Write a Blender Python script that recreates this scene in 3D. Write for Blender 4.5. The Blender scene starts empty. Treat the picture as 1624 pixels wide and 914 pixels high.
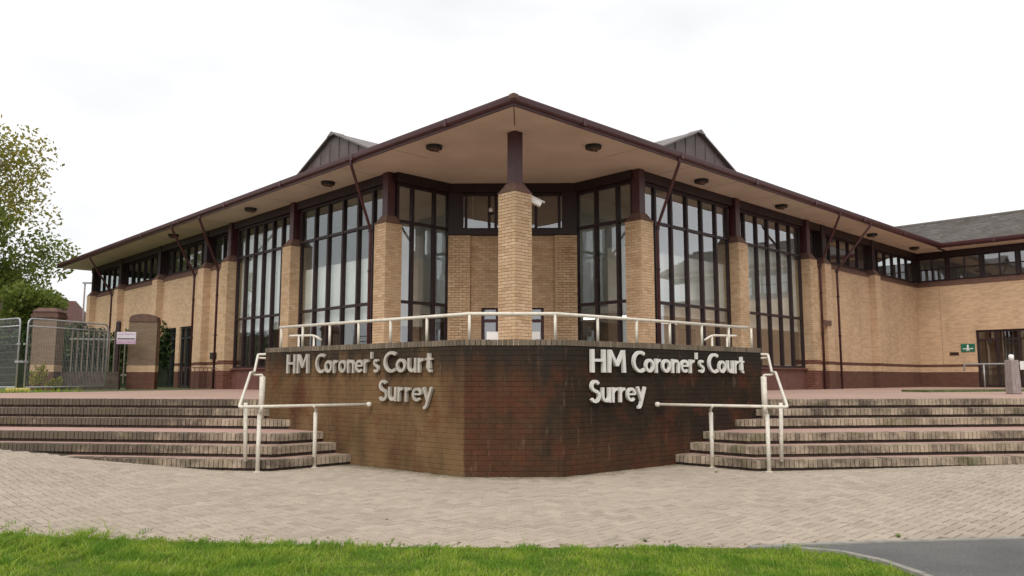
import bpy, math, random
import numpy as np
from mathutils import Vector, Matrix

random.seed(7)
R = random.random
sc = bpy.context.scene
COL = sc.collection
PI = math.pi

# ------------------------------------------------------------------ camera, sky, sun, exposure
cam = bpy.data.cameras.new('camera')
cam.lens = 36 * 1240 / 1624.0
cam.sensor_width = 36.0
cam.clip_start = 0.05
cam.clip_end = 1500
camo = bpy.data.objects.new('camera', cam)
COL.objects.link(camo)
camo.location = (0, 0, 1.40)
camo.rotation_euler = (math.radians(90 + 6.58), 0, 0)
sc.camera = camo

world = bpy.data.worlds.new('World')
sc.world = world
world.use_nodes = True
wn = world.node_tree.nodes
wl = world.node_tree.links
for n in list(wn):
    wn.remove(n)
SUN_EL, SUN_AZ = math.radians(48), math.radians(196)      # azimuth: clockwise from +Y (behind the camera, to its left)
sky = wn.new('ShaderNodeTexSky')
sky.sky_type = 'NISHITA'
sky.sun_disc = False
sky.sun_elevation = SUN_EL
sky.sun_rotation = SUN_AZ
sky.air_density = 1.0
sky.dust_density = 4.0
hs = wn.new('ShaderNodeHueSaturation')
hs.inputs['Saturation'].default_value = 0.10              # a closed layer of cloud: hardly any blue left
hs.inputs['Value'].default_value = 0.03
wl.new(sky.outputs[0], hs.inputs['Color'])
mixw = wn.new('ShaderNodeMixRGB')
mixw.blend_type = 'ADD'
mixw.inputs[0].default_value = 1.0
wl.new(hs.outputs[0], mixw.inputs[1])
tcw = wn.new('ShaderNodeTexCoord')
mpw = wn.new('ShaderNodeMapping')
mpw.inputs['Scale'].default_value = (1.0, 1.0, 2.6)
wl.new(tcw.outputs['Generated'], mpw.inputs[0])
nzw = wn.new('ShaderNodeTexNoise')
nzw.inputs['Scale'].default_value = 1.7
nzw.inputs['Detail'].default_value = 5
nzw.inputs['Roughness'].default_value = 0.5
wl.new(mpw.outputs[0], nzw.inputs['Vector'])
crw = wn.new('ShaderNodeValToRGB')
crw.color_ramp.elements[0].position = 0.34
crw.color_ramp.elements[0].color = (0.62, 0.625, 0.64, 1)
crw.color_ramp.elements[1].position = 0.62
crw.color_ramp.elements[1].color = (0.87, 0.87, 0.875, 1)
wl.new(nzw.outputs['Fac'], crw.inputs[0])
wl.new(crw.outputs[0], mixw.inputs[2])
bg = wn.new('ShaderNodeBackground')
bg.inputs['Strength'].default_value = 1.0
wo = wn.new('ShaderNodeOutputWorld')
wl.new(mixw.outputs[0], bg.inputs[0])
wl.new(bg.outputs[0], wo.inputs[0])

sl = bpy.data.lights.new('sun', 'SUN')
sl.energy = 1.5
sl.angle = math.radians(35)
sl.color = (1.0, 0.955, 0.89)
so = bpy.data.objects.new('sun', sl)
COL.objects.link(so)
sd = Vector((math.sin(SUN_AZ) * math.cos(SUN_EL), math.cos(SUN_AZ) * math.cos(SUN_EL), math.sin(SUN_EL)))
so.rotation_euler = sd.to_track_quat('Z', 'Y').to_euler()
so.location = (-6, -10, 25)

vs = sc.view_settings
vs.view_transform = 'Standard'
vs.look = 'None'
vs.exposure = 0.20
vs.gamma = 1.0
vs.use_curve_mapping = False
sc.cycles.max_bounces = 10
sc.cycles.transparent_max_bounces = 24
sc.cycles.use_denoising = True

# ------------------------------------------------------------------ mesh helper
class MB:
    def __init__(s):
        s.v = []
        s.f = []

    def add(s, vs_, fs_):
        o = len(s.v)
        s.v += [tuple(p) for p in vs_]
        s.f += [tuple(i + o for i in f) for f in fs_]
        return s

    def box(s, x0, x1, y0, y1, z0, z1):
        return s.add([(x0, y0, z0), (x1, y0, z0), (x1, y1, z0), (x0, y1, z0),
                      (x0, y0, z1), (x1, y0, z1), (x1, y1, z1), (x0, y1, z1)],
                     [(0, 3, 2, 1), (4, 5, 6, 7), (0, 1, 5, 4), (1, 2, 6, 5), (2, 3, 7, 6), (3, 0, 4, 7)])

    def obox(s, o, d, n, l0, l1, n0, n1, z0, z1):
        """box along unit direction d (2D) and normal n (2D) from origin o"""
        p = lambda l, m, z: (o[0] + d[0] * l + n[0] * m, o[1] + d[1] * l + n[1] * m, z)
        vs_ = [p(l0, n0, z0), p(l1, n0, z0), p(l1, n1, z0), p(l0, n1, z0),
               p(l0, n0, z1), p(l1, n0, z1), p(l1, n1, z1), p(l0, n1, z1)]
        return s.add(vs_, [(0, 3, 2, 1), (4, 5, 6, 7), (0, 1, 5, 4), (1, 2, 6, 5), (2, 3, 7, 6), (3, 0, 4, 7)])

    def prism(s, pts, z0, z1):
        n = len(pts)
        if sum(pts[i][0] * pts[(i + 1) % n][1] - pts[(i + 1) % n][0] * pts[i][1] for i in range(n)) < 0:
            pts = pts[::-1]
        vs_ = [(p[0], p[1], z0) for p in pts] + [(p[0], p[1], z1) for p in pts]
        fs_ = [tuple(range(n))[::-1], tuple(range(n, 2 * n))]
        fs_ += [(i, (i + 1) % n, n + (i + 1) % n, n + i) for i in range(n)]
        return s.add(vs_, fs_)

    def frustum(s, cx, cy, h0, h1, z0, z1):
        a = [(cx - h0, cy - h0, z0), (cx + h0, cy - h0, z0), (cx + h0, cy + h0, z0), (cx - h0, cy + h0, z0)]
        b = [(cx - h1, cy - h1, z1), (cx + h1, cy - h1, z1), (cx + h1, cy + h1, z1), (cx - h1, cy + h1, z1)]
        return s.add(a + b, [(0, 3, 2, 1), (4, 5, 6, 7), (0, 1, 5, 4), (1, 2, 6, 5), (2, 3, 7, 6), (3, 0, 4, 7)])

    def tube(s, pts, r, n=8, r1=None):
        pts = [Vector(p) for p in pts]
        m = len(pts)
        rings = []
        up = None
        for i, p in enumerate(pts):
            t = (pts[min(i + 1, m - 1)] - pts[max(i - 1, 0)]).normalized()
            if up is None:
                up = Vector((0, 0, 1)) if abs(t.z) < 0.9 else Vector((1, 0, 0))
            a = t.cross(up).normalized()
            b = a.cross(t).normalized()
            up = b
            rr = r if r1 is None else r + (r1 - r) * i / max(1, m - 1)
            rings.append([p + (a * math.cos(2 * PI * k / n) + b * math.sin(2 * PI * k / n)) * rr for k in range(n)])
        vs_ = [q for ring in rings for q in ring]
        fs_ = []
        for i in range(m - 1):
            for k in range(n):
                fs_.append((i * n + k, i * n + (k + 1) % n, (i + 1) * n + (k + 1) % n, (i + 1) * n + k))
        fs_.append(tuple(range(n))[::-1])
        fs_.append(tuple((m - 1) * n + k for k in range(n)))
        return s.add(vs_, fs_)

    def lathe(s, prof, cx=0, cy=0, n=20):
        vs_ = []
        for (r, z) in prof:
            vs_ += [(cx + r * math.cos(2 * PI * k / n), cy + r * math.sin(2 * PI * k / n), z) for k in range(n)]
        fs_ = []
        for i in range(len(prof) - 1):
            for k in range(n):
                fs_.append((i * n + k, i * n + (k + 1) % n, (i + 1) * n + (k + 1) % n, (i + 1) * n + k))
        fs_.append(tuple(range(n))[::-1])
        fs_.append(tuple((len(prof) - 1) * n + k for k in range(n)))
        return s.add(vs_, fs_)

    def mesh(s, name, m=None, smooth=False):
        me = bpy.data.meshes.new(name)
        me.from_pydata(s.v, [], s.f)
        if smooth:
            me.polygons.foreach_set('use_smooth', [True] * len(me.polygons))
        if m:
            me.materials.append(m)
        me.update()
        return me

    def build(s, name, m=None, parent=None, smooth=False, **props):
        return link(name, s.mesh(name, m, smooth), parent, **props)


def link(name, me, parent=None, **props):
    o = bpy.data.objects.new(name, me)
    COL.objects.link(o)
    if parent is not None:
        o.parent = parent
    for k, v in props.items():
        o[k] = v
    return o


def empty(name, loc=(0, 0, 0), rz=0.0, parent=None, **props):
    o = bpy.data.objects.new(name, None)
    o.empty_display_size = 0.2
    COL.objects.link(o)
    o.location = loc
    o.rotation_euler = (0, 0, rz)
    if parent is not None:
        o.parent = parent
    for k, v in props.items():
        o[k] = v
    return o


def bevel(o, w, seg=2):
    md = o.modifiers.new('bevel', 'BEVEL')
    md.width = w
    md.segments = seg
    md.limit_method = 'ANGLE'
    return o

# ------------------------------------------------------------------ materials
def nodes_of(name):
    m = bpy.data.materials.new(name)
    m.use_nodes = True
    nt = m.node_tree
    for n in list(nt.nodes):
        nt.nodes.remove(n)
    out = nt.nodes.new('ShaderNodeOutputMaterial')
    b = nt.nodes.new('ShaderNodeBsdfPrincipled')
    nt.links.new(b.outputs[0], out.inputs[0])
    return m, nt, b, out


def ramp(nt, fac, stops):
    r = nt.nodes.new('ShaderNodeValToRGB')
    e = r.color_ramp.elements
    while len(e) < len(stops):
        e.new(0.5)
    for i, (p, c) in enumerate(stops):
        e[i].position = p
        e[i].color = (c, c, c, 1) if isinstance(c, (int, float)) else (*c, 1)
    nt.links.new(fac, r.inputs[0])
    return r.outputs[0]


def noise(nt, scale, detail=4, rough=0.55, vec=None, sx=(1, 1, 1)):
    if vec is None:
        g = nt.nodes.new('ShaderNodeNewGeometry')
        vec = g.outputs['Position']
    if sx != (1, 1, 1):
        mp = nt.nodes.new('ShaderNodeMapping')
        mp.inputs['Scale'].default_value = sx
        nt.links.new(vec, mp.inputs[0])
        vec = mp.outputs[0]
    n = nt.nodes.new('ShaderNodeTexNoise')
    n.inputs['Scale'].default_value = scale
    n.inputs['Detail'].default_value = detail
    n.inputs['Roughness'].default_value = rough
    nt.links.new(vec, n.inputs['Vector'])
    return n.outputs['Fac']


def mix(nt, fac, a, b, mode='MIX'):
    m = nt.nodes.new('ShaderNodeMixRGB')
    m.blend_type = mode
    for i, v in ((0, fac), (1, a), (2, b)):
        if isinstance(v, (int, float)):
            m.inputs[i].default_value = v if i == 0 else (v, v, v, 1)
        elif isinstance(v, tuple):
            m.inputs[i].default_value = (*v, 1)
        else:
            nt.links.new(v, m.inputs[i])
    return m.outputs[0]


def bump(nt, b, height, strength=0.3, dist=0.01):
    n = nt.nodes.new('ShaderNodeBump')
    n.inputs['Strength'].default_value = strength
    n.inputs['Distance'].default_value = dist
    nt.links.new(height, n.inputs['Height'])
    nt.links.new(n.outputs[0], b.inputs['Normal'])


def rnd(nt):
    """a random number per brick: per island in joined meshes, per object for single pieces"""
    g = nt.nodes.new('ShaderNodeNewGeometry')
    oi = nt.nodes.new('ShaderNodeObjectInfo')
    a = nt.nodes.new('ShaderNodeMath')
    a.operation = 'ADD'
    nt.links.new(g.outputs['Random Per Island'], a.inputs[0])
    nt.links.new(oi.outputs['Random'], a.inputs[1])
    f = nt.nodes.new('ShaderNodeMath')
    f.operation = 'FRACT'
    nt.links.new(a.outputs[0], f.inputs[0])
    return f.outputs[0]


def plain(name, col, rough=0.6, var=0.15, scale=6.0, bmp=0.0, metal=0.0, spec=0.4, sx=(1, 1, 1)):
    m, nt, b, out = nodes_of(name)
    n = noise(nt, scale, 5, sx=sx)
    lo = tuple(c * (1 - var) for c in col)
    hi = tuple(min(1, c * (1 + var)) for c in col)
    c = ramp(nt, n, [(0.3, lo), (0.7, hi)])
    nt.links.new(c, b.inputs['Base Color'])
    b.inputs['Roughness'].default_value = rough
    b.inputs['Metallic'].default_value = metal
    b.inputs['Specular IOR Level'].default_value = spec
    if bmp:
        bump(nt, b, noise(nt, scale * 8, 4), bmp, 0.004)
    return m


def brick_mat(name, cols, stain=None, rough=0.85, spec=0.2):
    """single bricks: colour by piece, fine grain, weathering in world space"""
    m, nt, b, out = nodes_of(name)
    k = len(cols)
    c = ramp(nt, rnd(nt), [(i / (k - 1), cc) for i, cc in enumerate(cols)])
    g = ramp(nt, noise(nt, 60, 4, 0.7), [(0.3, 0.78), (0.7, 1.15)])
    c = mix(nt, 1.0, c, g, 'MULTIPLY')
    if stain:
        c = stain(nt, c)
    nt.links.new(c, b.inputs['Base Color'])
    b.inputs['Roughness'].default_value = rough
    b.inputs['Specular IOR Level'].default_value = spec
    bump(nt, b, noise(nt, 90, 4, 0.7), 0.35, 0.004)
    return m


def weather_buff(nt, c):
    s = ramp(nt, noise(nt, 0.9, 5, 0.6, sx=(1, 1, 0.35)), [(0.35, 0.80), (0.65, 1.06)])
    return mix(nt, 1.0, c, s, 'MULTIPLY')


def weather_sign(nt, c):
    # black algae streaks below the coping, ochre lichen, lime bloom
    v = noise(nt, 0.75, 6, 0.62, sx=(1, 1, 0.6))
    v2 = noise(nt, 5.0, 5, 0.65, sx=(1, 1, 0.12))
    g = nt.nodes.new('ShaderNodeNewGeometry')
    sep = nt.nodes.new('ShaderNodeSeparateXYZ')
    nt.links.new(g.outputs['Position'], sep.inputs[0])
    # algae grows on the upper and on the right-hand (damp) face
    xr = nt.nodes.new('ShaderNodeMapRange')
    xr.inputs[1].default_value = 0.3
    xr.inputs[2].default_value = 1.1
    nt.links.new(sep.outputs[0], xr.inputs[0])
    zr = nt.nodes.new('ShaderNodeMapRange')
    zr.inputs[1].default_value = 0.25
    zr.inputs[2].default_value = 1.15
    nt.links.new(sep.outputs[2], zr.inputs[0])
    dm = nt.nodes.new('ShaderNodeMath')
    dm.operation = 'MULTIPLY'
    nt.links.new(xr.outputs[0], dm.inputs[0])
    nt.links.new(zr.outputs[0], dm.inputs[1])
    dm2 = nt.nodes.new('ShaderNodeMath')
    dm2.operation = 'MULTIPLY_ADD'
    nt.links.new(dm.outputs[0], dm2.inputs[0])
    dm2.inputs[1].default_value = 0.46
    nt.links.new(v, dm2.inputs[2])
    k = mix(nt, 0.35, dm2.outputs[0], v2)
    blk = ramp(nt, k, [(0.45, 0.0), (0.62, 0.90)])
    c = mix(nt, blk, c, (0.018, 0.016, 0.014))
    xl = nt.nodes.new('ShaderNodeMapRange')        # ochre lichen on the left-hand face, cut sharply so the corner shows
    xl.inputs[1].default_value = -0.672
    xl.inputs[2].default_value = -0.70
    xl.inputs[3].default_value = 0.12
    nt.links.new(sep.outputs[0], xl.inputs[0])
    och = ramp(nt, noise(nt, 1.6, 5, 0.6, sx=(1, 1, 0.5)), [(0.30, 0.15), (0.60, 0.95)])
    och = mix(nt, 1.0, och, xl.outputs[0], 'MULTIPLY')
    c = mix(nt, och, c, (0.175, 0.110, 0.055))
    rst = ramp(nt, noise(nt, 2.2, 5, 0.6), [(0.52, 0.0), (0.66, 0.5)])
    c = mix(nt, rst, c, (0.11, 0.036, 0.020))
    zt = nt.nodes.new('ShaderNodeMapRange')        # soot and algae run down from the coping
    zt.inputs[1].default_value = 1.25
    zt.inputs[2].default_value = 1.88
    zt.inputs[4].default_value = 0.50
    nt.links.new(sep.outputs[2], zt.inputs[0])
    ta = nt.nodes.new('ShaderNodeMath')
    nt.links.new(zt.outputs[0], ta.inputs[0])
    nt.links.new(noise(nt, 4.0, 5, 0.7, sx=(1, 1, 0.10)), ta.inputs[1])
    c = mix(nt, ramp(nt, ta.outputs[0], [(0.60, 0.0), (0.92, 0.85)]), c, (0.028, 0.024, 0.020))
    lime = ramp(nt, noise(nt, 7, 6, 0.75, sx=(1, 1, 0.25)), [(0.58, 0.0), (0.72, 0.55)])
    c = mix(nt, lime, c, (0.19, 0.13, 0.085))
    return c


def weather_step(nt, c):
    # black algae, thickest on the damp left-hand flight under the trees
    g_ = nt.nodes.new('ShaderNodeNewGeometry')
    sp_ = nt.nodes.new('ShaderNodeSeparateXYZ')
    nt.links.new(g_.outputs['Position'], sp_.inputs[0])
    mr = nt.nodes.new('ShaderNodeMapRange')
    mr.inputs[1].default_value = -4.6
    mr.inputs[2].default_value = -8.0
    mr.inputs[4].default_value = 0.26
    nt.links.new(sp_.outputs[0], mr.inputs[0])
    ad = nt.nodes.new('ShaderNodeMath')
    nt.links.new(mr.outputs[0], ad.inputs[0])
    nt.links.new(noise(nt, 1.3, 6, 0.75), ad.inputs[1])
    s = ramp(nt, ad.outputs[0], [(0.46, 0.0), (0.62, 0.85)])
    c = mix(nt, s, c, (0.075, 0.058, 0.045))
    g = ramp(nt, noise(nt, 2.3, 5, 0.6), [(0.55, 0.0), (0.68, 0.6)])
    return mix(nt, g, c, (0.10, 0.10, 0.035))


M = {}
M['buff'] = brick_mat('buff_brick', [(0.60, 0.425, 0.265), (0.55, 0.38, 0.225), (0.64, 0.465, 0.30), (0.48, 0.32, 0.185), (0.61, 0.43, 0.27)], weather_buff)
M['buff_mortar'] = plain('buff_mortar', (0.31, 0.225, 0.15), 0.95, 0.1, 9, 0.2)
M['red'] = brick_mat('plinth_brick', [(0.16, 0.065, 0.045), (0.13, 0.05, 0.036), (0.19, 0.08, 0.055)])
M['sign'] = brick_mat('sign_wall_brick', [(0.080, 0.036, 0.021), (0.066, 0.032, 0.020), (0.088, 0.035, 0.021), (0.062, 0.031, 0.020), (0.076, 0.038, 0.022), (0.074, 0.030, 0.018)], weather_sign, spec=0.05)
M['sign_mortar'] = brick_mat('sign_wall_mortar', [(0.056, 0.030, 0.019), (0.062, 0.033, 0.021)], weather_sign, spec=0.05)
M['coping'] = brick_mat('coping_brick', [(0.17, 0.135, 0.10), (0.13, 0.105, 0.075), (0.21, 0.165, 0.12), (0.10, 0.085, 0.06)])
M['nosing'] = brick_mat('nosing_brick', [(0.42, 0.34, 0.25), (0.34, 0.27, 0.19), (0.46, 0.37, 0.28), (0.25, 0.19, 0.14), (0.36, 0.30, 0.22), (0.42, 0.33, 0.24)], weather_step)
M['step_mortar'] = plain('step_riser', (0.07, 0.052, 0.04), 0.95, 0.4, 6)
M['maroon'] = plain('maroon_paint', (0.058, 0.015, 0.017), 0.42, 0.2, 5, spec=0.5)
M['maroon_dark'] = plain('dark_maroon_timber', (0.022, 0.009, 0.0095), 0.5, 0.25, 4, spec=0.4)
M['cap'] = plain('pier_cap_tile', (0.115, 0.062, 0.045), 0.75, 0.3, 12, 0.3)
M['sill'] = plain('sill_tile', (0.13, 0.066, 0.047), 0.7, 0.25, 9, 0.2)
M['dado'] = plain('dado_tile', (0.13, 0.056, 0.043), 0.6, 0.2, 4)
M['soffit'] = plain('soffit_board', (0.60, 0.52, 0.425), 0.8, 0.10, 0.8)
M['cream'] = plain('cream_paint', (0.66, 0.61, 0.52), 0.5, 0.10, 14, spec=0.35)
_nt = M['cream'].node_tree
_b = [n for n in _nt.nodes if n.type == 'BSDF_PRINCIPLED'][0]
_c = _b.inputs['Base Color'].links[0].from_socket
_c = mix(_nt, ramp(_nt, noise(_nt, 9, 6, 0.75), [(0.56, 0.0), (0.70, 0.65)]), _c, (0.30, 0.23, 0.15))
_nt.links.new(_c, _b.inputs['Base Color'])
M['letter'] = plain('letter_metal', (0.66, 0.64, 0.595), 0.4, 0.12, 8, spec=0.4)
M['letter_dull'] = plain('letter_metal_grey', (0.40, 0.365, 0.315), 0.5, 0.2, 6, spec=0.4)  # greyer, darker tone for the letters on the left wall face
M['soffit_joint'] = plain('soffit_joint', (0.26, 0.20, 0.15), 0.8)
M['grey_metal'] = plain('galvanised_steel', (0.38, 0.39, 0.40), 0.45, 0.15, 12, metal=0.5)
M['white'] = plain('white_paint', (0.80, 0.79, 0.76), 0.5, 0.05, 8)
M['inner_wall'] = plain('inner_wall_paint', (0.72, 0.70, 0.65), 0.85, 0.06, 1.0)
M['inner_dim'] = plain('inner_dim_brown', (0.16, 0.11, 0.08), 0.8, 0.25, 2.0)  # brown of the inner doors; also the dark stand-in behind doorways
M['blind'] = plain('blind_fabric', (0.86, 0.85, 0.80), 0.9, 0.08, 1.5)
M['dark'] = plain('dark_fitting', (0.02, 0.02, 0.018), 0.6, 0.2, 6)
M['black'] = plain('black_rubber', (0.012, 0.012, 0.012), 0.7, 0.2, 6)
M['seam_metal'] = plain('brown_seam_metal', (0.115, 0.088, 0.085), 0.5, 0.2, 2.5, metal=0.25)
M['seam_light'] = plain('ridge_flashing', (0.17, 0.145, 0.14), 0.5, 0.2, 4, metal=0.3)
M['concrete'] = plain('kerb_concrete', (0.26, 0.245, 0.215), 0.9, 0.2, 10, 0.3)
M['green'] = plain('green_sign', (0.01, 0.13, 0.075), 0.5, 0.1, 8)
M['timber'] = plain('grey_timber', (0.27, 0.22, 0.21), 0.85, 0.3, 8, 0.4, sx=(6, 6, 0.8))
M['lilac'] = plain('faded_lilac_board', (0.55, 0.50, 0.55), 0.6, 0.08, 8)
M['pale'] = plain('weathered_pale', (0.15, 0.12, 0.09), 0.8, 0.25, 6)
M['pink_sign'] = plain('pink_band', (0.42, 0.27, 0.36), 0.5, 0.1, 8)
M['yellow'] = plain('yellow_foot', (0.50, 0.42, 0.12), 0.7, 0.25, 10)
M['litter'] = brick_mat('dry_leaf', [(0.16, 0.10, 0.05), (0.10, 0.07, 0.035), (0.22, 0.16, 0.07), (0.07, 0.05, 0.03)])
M['weed'] = plain('weed_leaf', (0.10, 0.15, 0.025), 0.7, 0.35, 20)
M['bark'] = plain('bark', (0.09, 0.07, 0.05), 0.95, 0.35, 9, 0.5, sx=(3, 3, 0.6))
M['hedge_core'] = plain('hedge_core', (0.02, 0.028, 0.012), 0.95, 0.4, 5)


def m_wall(name, base, mort, scale_course=0.075):
    """far walls: bricks too small to pick apart, in object space along the wall"""
    m, nt, b, out = nodes_of(name)
    tc = nt.nodes.new('ShaderNodeTexCoord')
    sp = nt.nodes.new('ShaderNodeSeparateXYZ')
    nt.links.new(tc.outputs['Object'], sp.inputs[0])
    ad = nt.nodes.new('ShaderNodeMath')
    ad.operation = 'ADD'
    nt.links.new(sp.outputs[0], ad.inputs[0])
    nt.links.new(sp.outputs[1], ad.inputs[1])
    cb = nt.nodes.new('ShaderNodeCombineXYZ')
    nt.links.new(ad.outputs[0], cb.inputs[0])
    nt.links.new(sp.outputs[2], cb.inputs[1])
    br = nt.nodes.new('ShaderNodeTexBrick')
    br.inputs['Scale'].default_value = 1.0
    br.inputs['Brick Width'].default_value = 0.225
    br.inputs['Row Height'].default_value = scale_course
    br.inputs['Mortar Size'].default_value = 0.006
    br.inputs['Mortar Smooth'].default_value = 0.3
    br.inputs['Color1'].default_value = (*[c * 1.1 for c in base], 1)
    br.inputs['Color2'].default_value = (*[c * 0.86 for c in base], 1)
    br.inputs['Mortar'].default_value = (*mort, 1)
    nt.links.new(cb.outputs[0], br.inputs['Vector'])
    c = mix(nt, 1.0, br.outputs['Color'], ramp(nt, noise(nt, 0.7, 5, 0.6, sx=(1, 1, 0.5)), [(0.35, 0.92), (0.65, 1.05)]), 'MULTIPLY')
    st = ramp(nt, noise(nt, 2.4, 5, 0.6, sx=(1, 1, 0.12)), [(0.55, 0.0), (0.72, 0.35)])
    c = mix(nt, st, c, tuple(v * .62 for v in base))
    nt.links.new(c, b.inputs['Base Color'])
    b.inputs['Roughness'].default_value = 0.88
    b.inputs['Specular IOR Level'].default_value = 0.2
    bp = nt.nodes.new('ShaderNodeBump')
    bp.invert = True
    bp.inputs['Strength'].default_value = 0.5
    bp.inputs['Distance'].default_value = 0.006
    nt.links.new(br.outputs['Fac'], bp.inputs['Height'])
    nt.links.new(bp.outputs[0], b.inputs['Normal'])
    return m


M['buff_wall'] = m_wall('buff_brick_wall', (0.545, 0.375, 0.235), (0.45, 0.32, 0.205))
M['red_wall'] = m_wall('plinth_brick_wall', (0.125, 0.058, 0.04), (0.09, 0.055, 0.045))
M['gate_wall'] = m_wall('grey_brown_brick_wall', (0.22, 0.155, 0.105), (0.16, 0.12, 0.09))


def m_glass():
    m, nt, b, out = nodes_of('window_glass')
    nt.nodes.remove(b)
    tr = nt.nodes.new('ShaderNodeBsdfTransparent')
    tr.inputs[0].default_value = (0.92, 0.94, 0.93, 1)
    gl = nt.nodes.new('ShaderNodeBsdfGlossy')
    gl.inputs['Roughness'].default_value = 0.012
    gl.inputs['Color'].default_value = (0.95, 0.97, 1.0, 1)
    # panes are never quite flat: a faint waviness in the reflection
    bp = nt.nodes.new('ShaderNodeBump')
    bp.inputs['Strength'].default_value = 0.03
    bp.inputs['Distance'].default_value = 0.03
    nt.links.new(noise(nt, 0.9, 2), bp.inputs['Height'])
    nt.links.new(bp.outputs[0], gl.inputs['Normal'])
    fr = nt.nodes.new('ShaderNodeFresnel')
    fr.inputs['IOR'].default_value = 1.62
    # the thin pane reflects at its outer skin only; the inner skin just lets light pass
    ge = nt.nodes.new('ShaderNodeNewGeometry')
    inv = nt.nodes.new('ShaderNodeMath')
    inv.operation = 'SUBTRACT'
    inv.inputs[0].default_value = 1.0
    nt.links.new(ge.outputs['Backfacing'], inv.inputs[1])
    mu = nt.nodes.new('ShaderNodeMath')
    mu.operation = 'MULTIPLY'
    mu.use_clamp = True
    nt.links.new(fr.outputs[0], mu.inputs[0])
    nt.links.new(inv.outputs[0], mu.inputs[1])
    mu2 = nt.nodes.new('ShaderNodeMath')
    mu2.operation = 'MULTIPLY_ADD'
    mu2.use_clamp = True
    nt.links.new(mu.outputs[0], mu2.inputs[0])
    mu2.inputs[1].default_value = 1.6
    ml = nt.nodes.new('ShaderNodeMath')
    ml.operation = 'MULTIPLY'
    nt.links.new(inv.outputs[0], ml.inputs[0])
    ml.inputs[1].default_value = 0.16
    nt.links.new(ml.outputs[0], mu2.inputs[2])
    mx = nt.nodes.new('ShaderNodeMixShader')
    nt.links.new(mu2.outputs[0], mx.inputs[0])
    nt.links.new(tr.outputs[0], mx.inputs[1])
    nt.links.new(gl.outputs[0], mx.inputs[2])
    nt.links.new(mx.outputs[0], out.inputs[0])
    return m


M['glass'] = m_glass()


def m_emit(name, col, s):
    m, nt, b, out = nodes_of(name)
    b.inputs['Base Color'].default_value = (*col, 1)
    b.inputs['Emission Color'].default_value = (*col, 1)
    b.inputs['Emission Strength'].default_value = s
    return m


M['tube_lamp'] = m_emit('tube_lamp', (1.0, 0.97, 0.9), 2.5)


def m_leaf(name, cols, trans=0.35):
    m, nt, b, out = nodes_of(name)
    k = len(cols)
    c = ramp(nt, rnd(nt), [(i / (k - 1), cc) for i, cc in enumerate(cols)])
    c = mix(nt, 1.0, c, ramp(nt, noise(nt, 0.8, 3), [(0.3, 0.7), (0.7, 1.3)]), 'MULTIPLY')
    nt.links.new(c, b.inputs['Base Color'])
    b.inputs['Roughness'].default_value = 0.55
    b.inputs['Specular IOR Level'].default_value = 0.25
    t = nt.nodes.new('ShaderNodeBsdfTranslucent')
    nt.links.new(c, t.inputs[0])
    mx = nt.nodes.new('ShaderNodeMixShader')
    mx.inputs[0].default_value = trans
    nt.links.new(b.outputs[0], mx.inputs[1])
    nt.links.new(t.outputs[0], mx.inputs[2])
    nt.links.new(mx.outputs[0], out.inputs[0])
    return m


M['leaf_yellow'] = m_leaf('leaf_yellow_green', [(0.26, 0.26, 0.04), (0.36, 0.32, 0.06), (0.18, 0.21, 0.035), (0.40, 0.31, 0.08)], 0.55)
M['leaf_green'] = m_leaf('leaf_green', [(0.14, 0.19, 0.035), (0.20, 0.25, 0.05), (0.10, 0.15, 0.028), (0.27, 0.28, 0.06)], 0.5)
M['leaf_dark'] = m_leaf('leaf_dark', [(0.03, 0.055, 0.014), (0.05, 0.085, 0.02), (0.025, 0.04, 0.012)], 0.2)
M['grass'] = m_leaf('grass_blade', [(0.21, 0.34, 0.026), (0.28, 0.42, 0.04), (0.15, 0.27, 0.02), (0.37, 0.46, 0.07), (0.48, 0.43, 0.17)], 0.45)


def m_grass():
    m, nt, b, out = nodes_of('lawn_grass')
    r = rnd(nt)
    c1 = ramp(nt, r, [(0, (0.22, 0.34, 0.026)), (.5, (0.29, 0.42, 0.04)), (.8, (0.38, 0.47, 0.07)), (1, (0.50, 0.45, 0.18))])
    c2 = ramp(nt, r, [(0, (0.10, 0.22, 0.018)), (.6, (0.16, 0.30, 0.028)), (1, (0.24, 0.37, 0.05))])
    c = mix(nt, ramp(nt, noise(nt, 2.6, 4, 0.6), [(0.42, 0.0), (0.58, 1.0)]), c1, c2)
    nt.links.new(c, b.inputs['Base Color'])
    b.inputs['Roughness'].default_value = 0.55
    b.inputs['Specular IOR Level'].default_value = 0.25
    t = nt.nodes.new('ShaderNodeBsdfTranslucent')
    nt.links.new(c, t.inputs[0])
    mx = nt.nodes.new('ShaderNodeMixShader')
    mx.inputs[0].default_value = 0.45
    nt.links.new(b.outputs[0], mx.inputs[1])
    nt.links.new(t.outputs[0], mx.inputs[2])
    nt.links.new(mx.outputs[0], out.inputs[0])
    return m


M['lawn_grass'] = m_grass()


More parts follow.
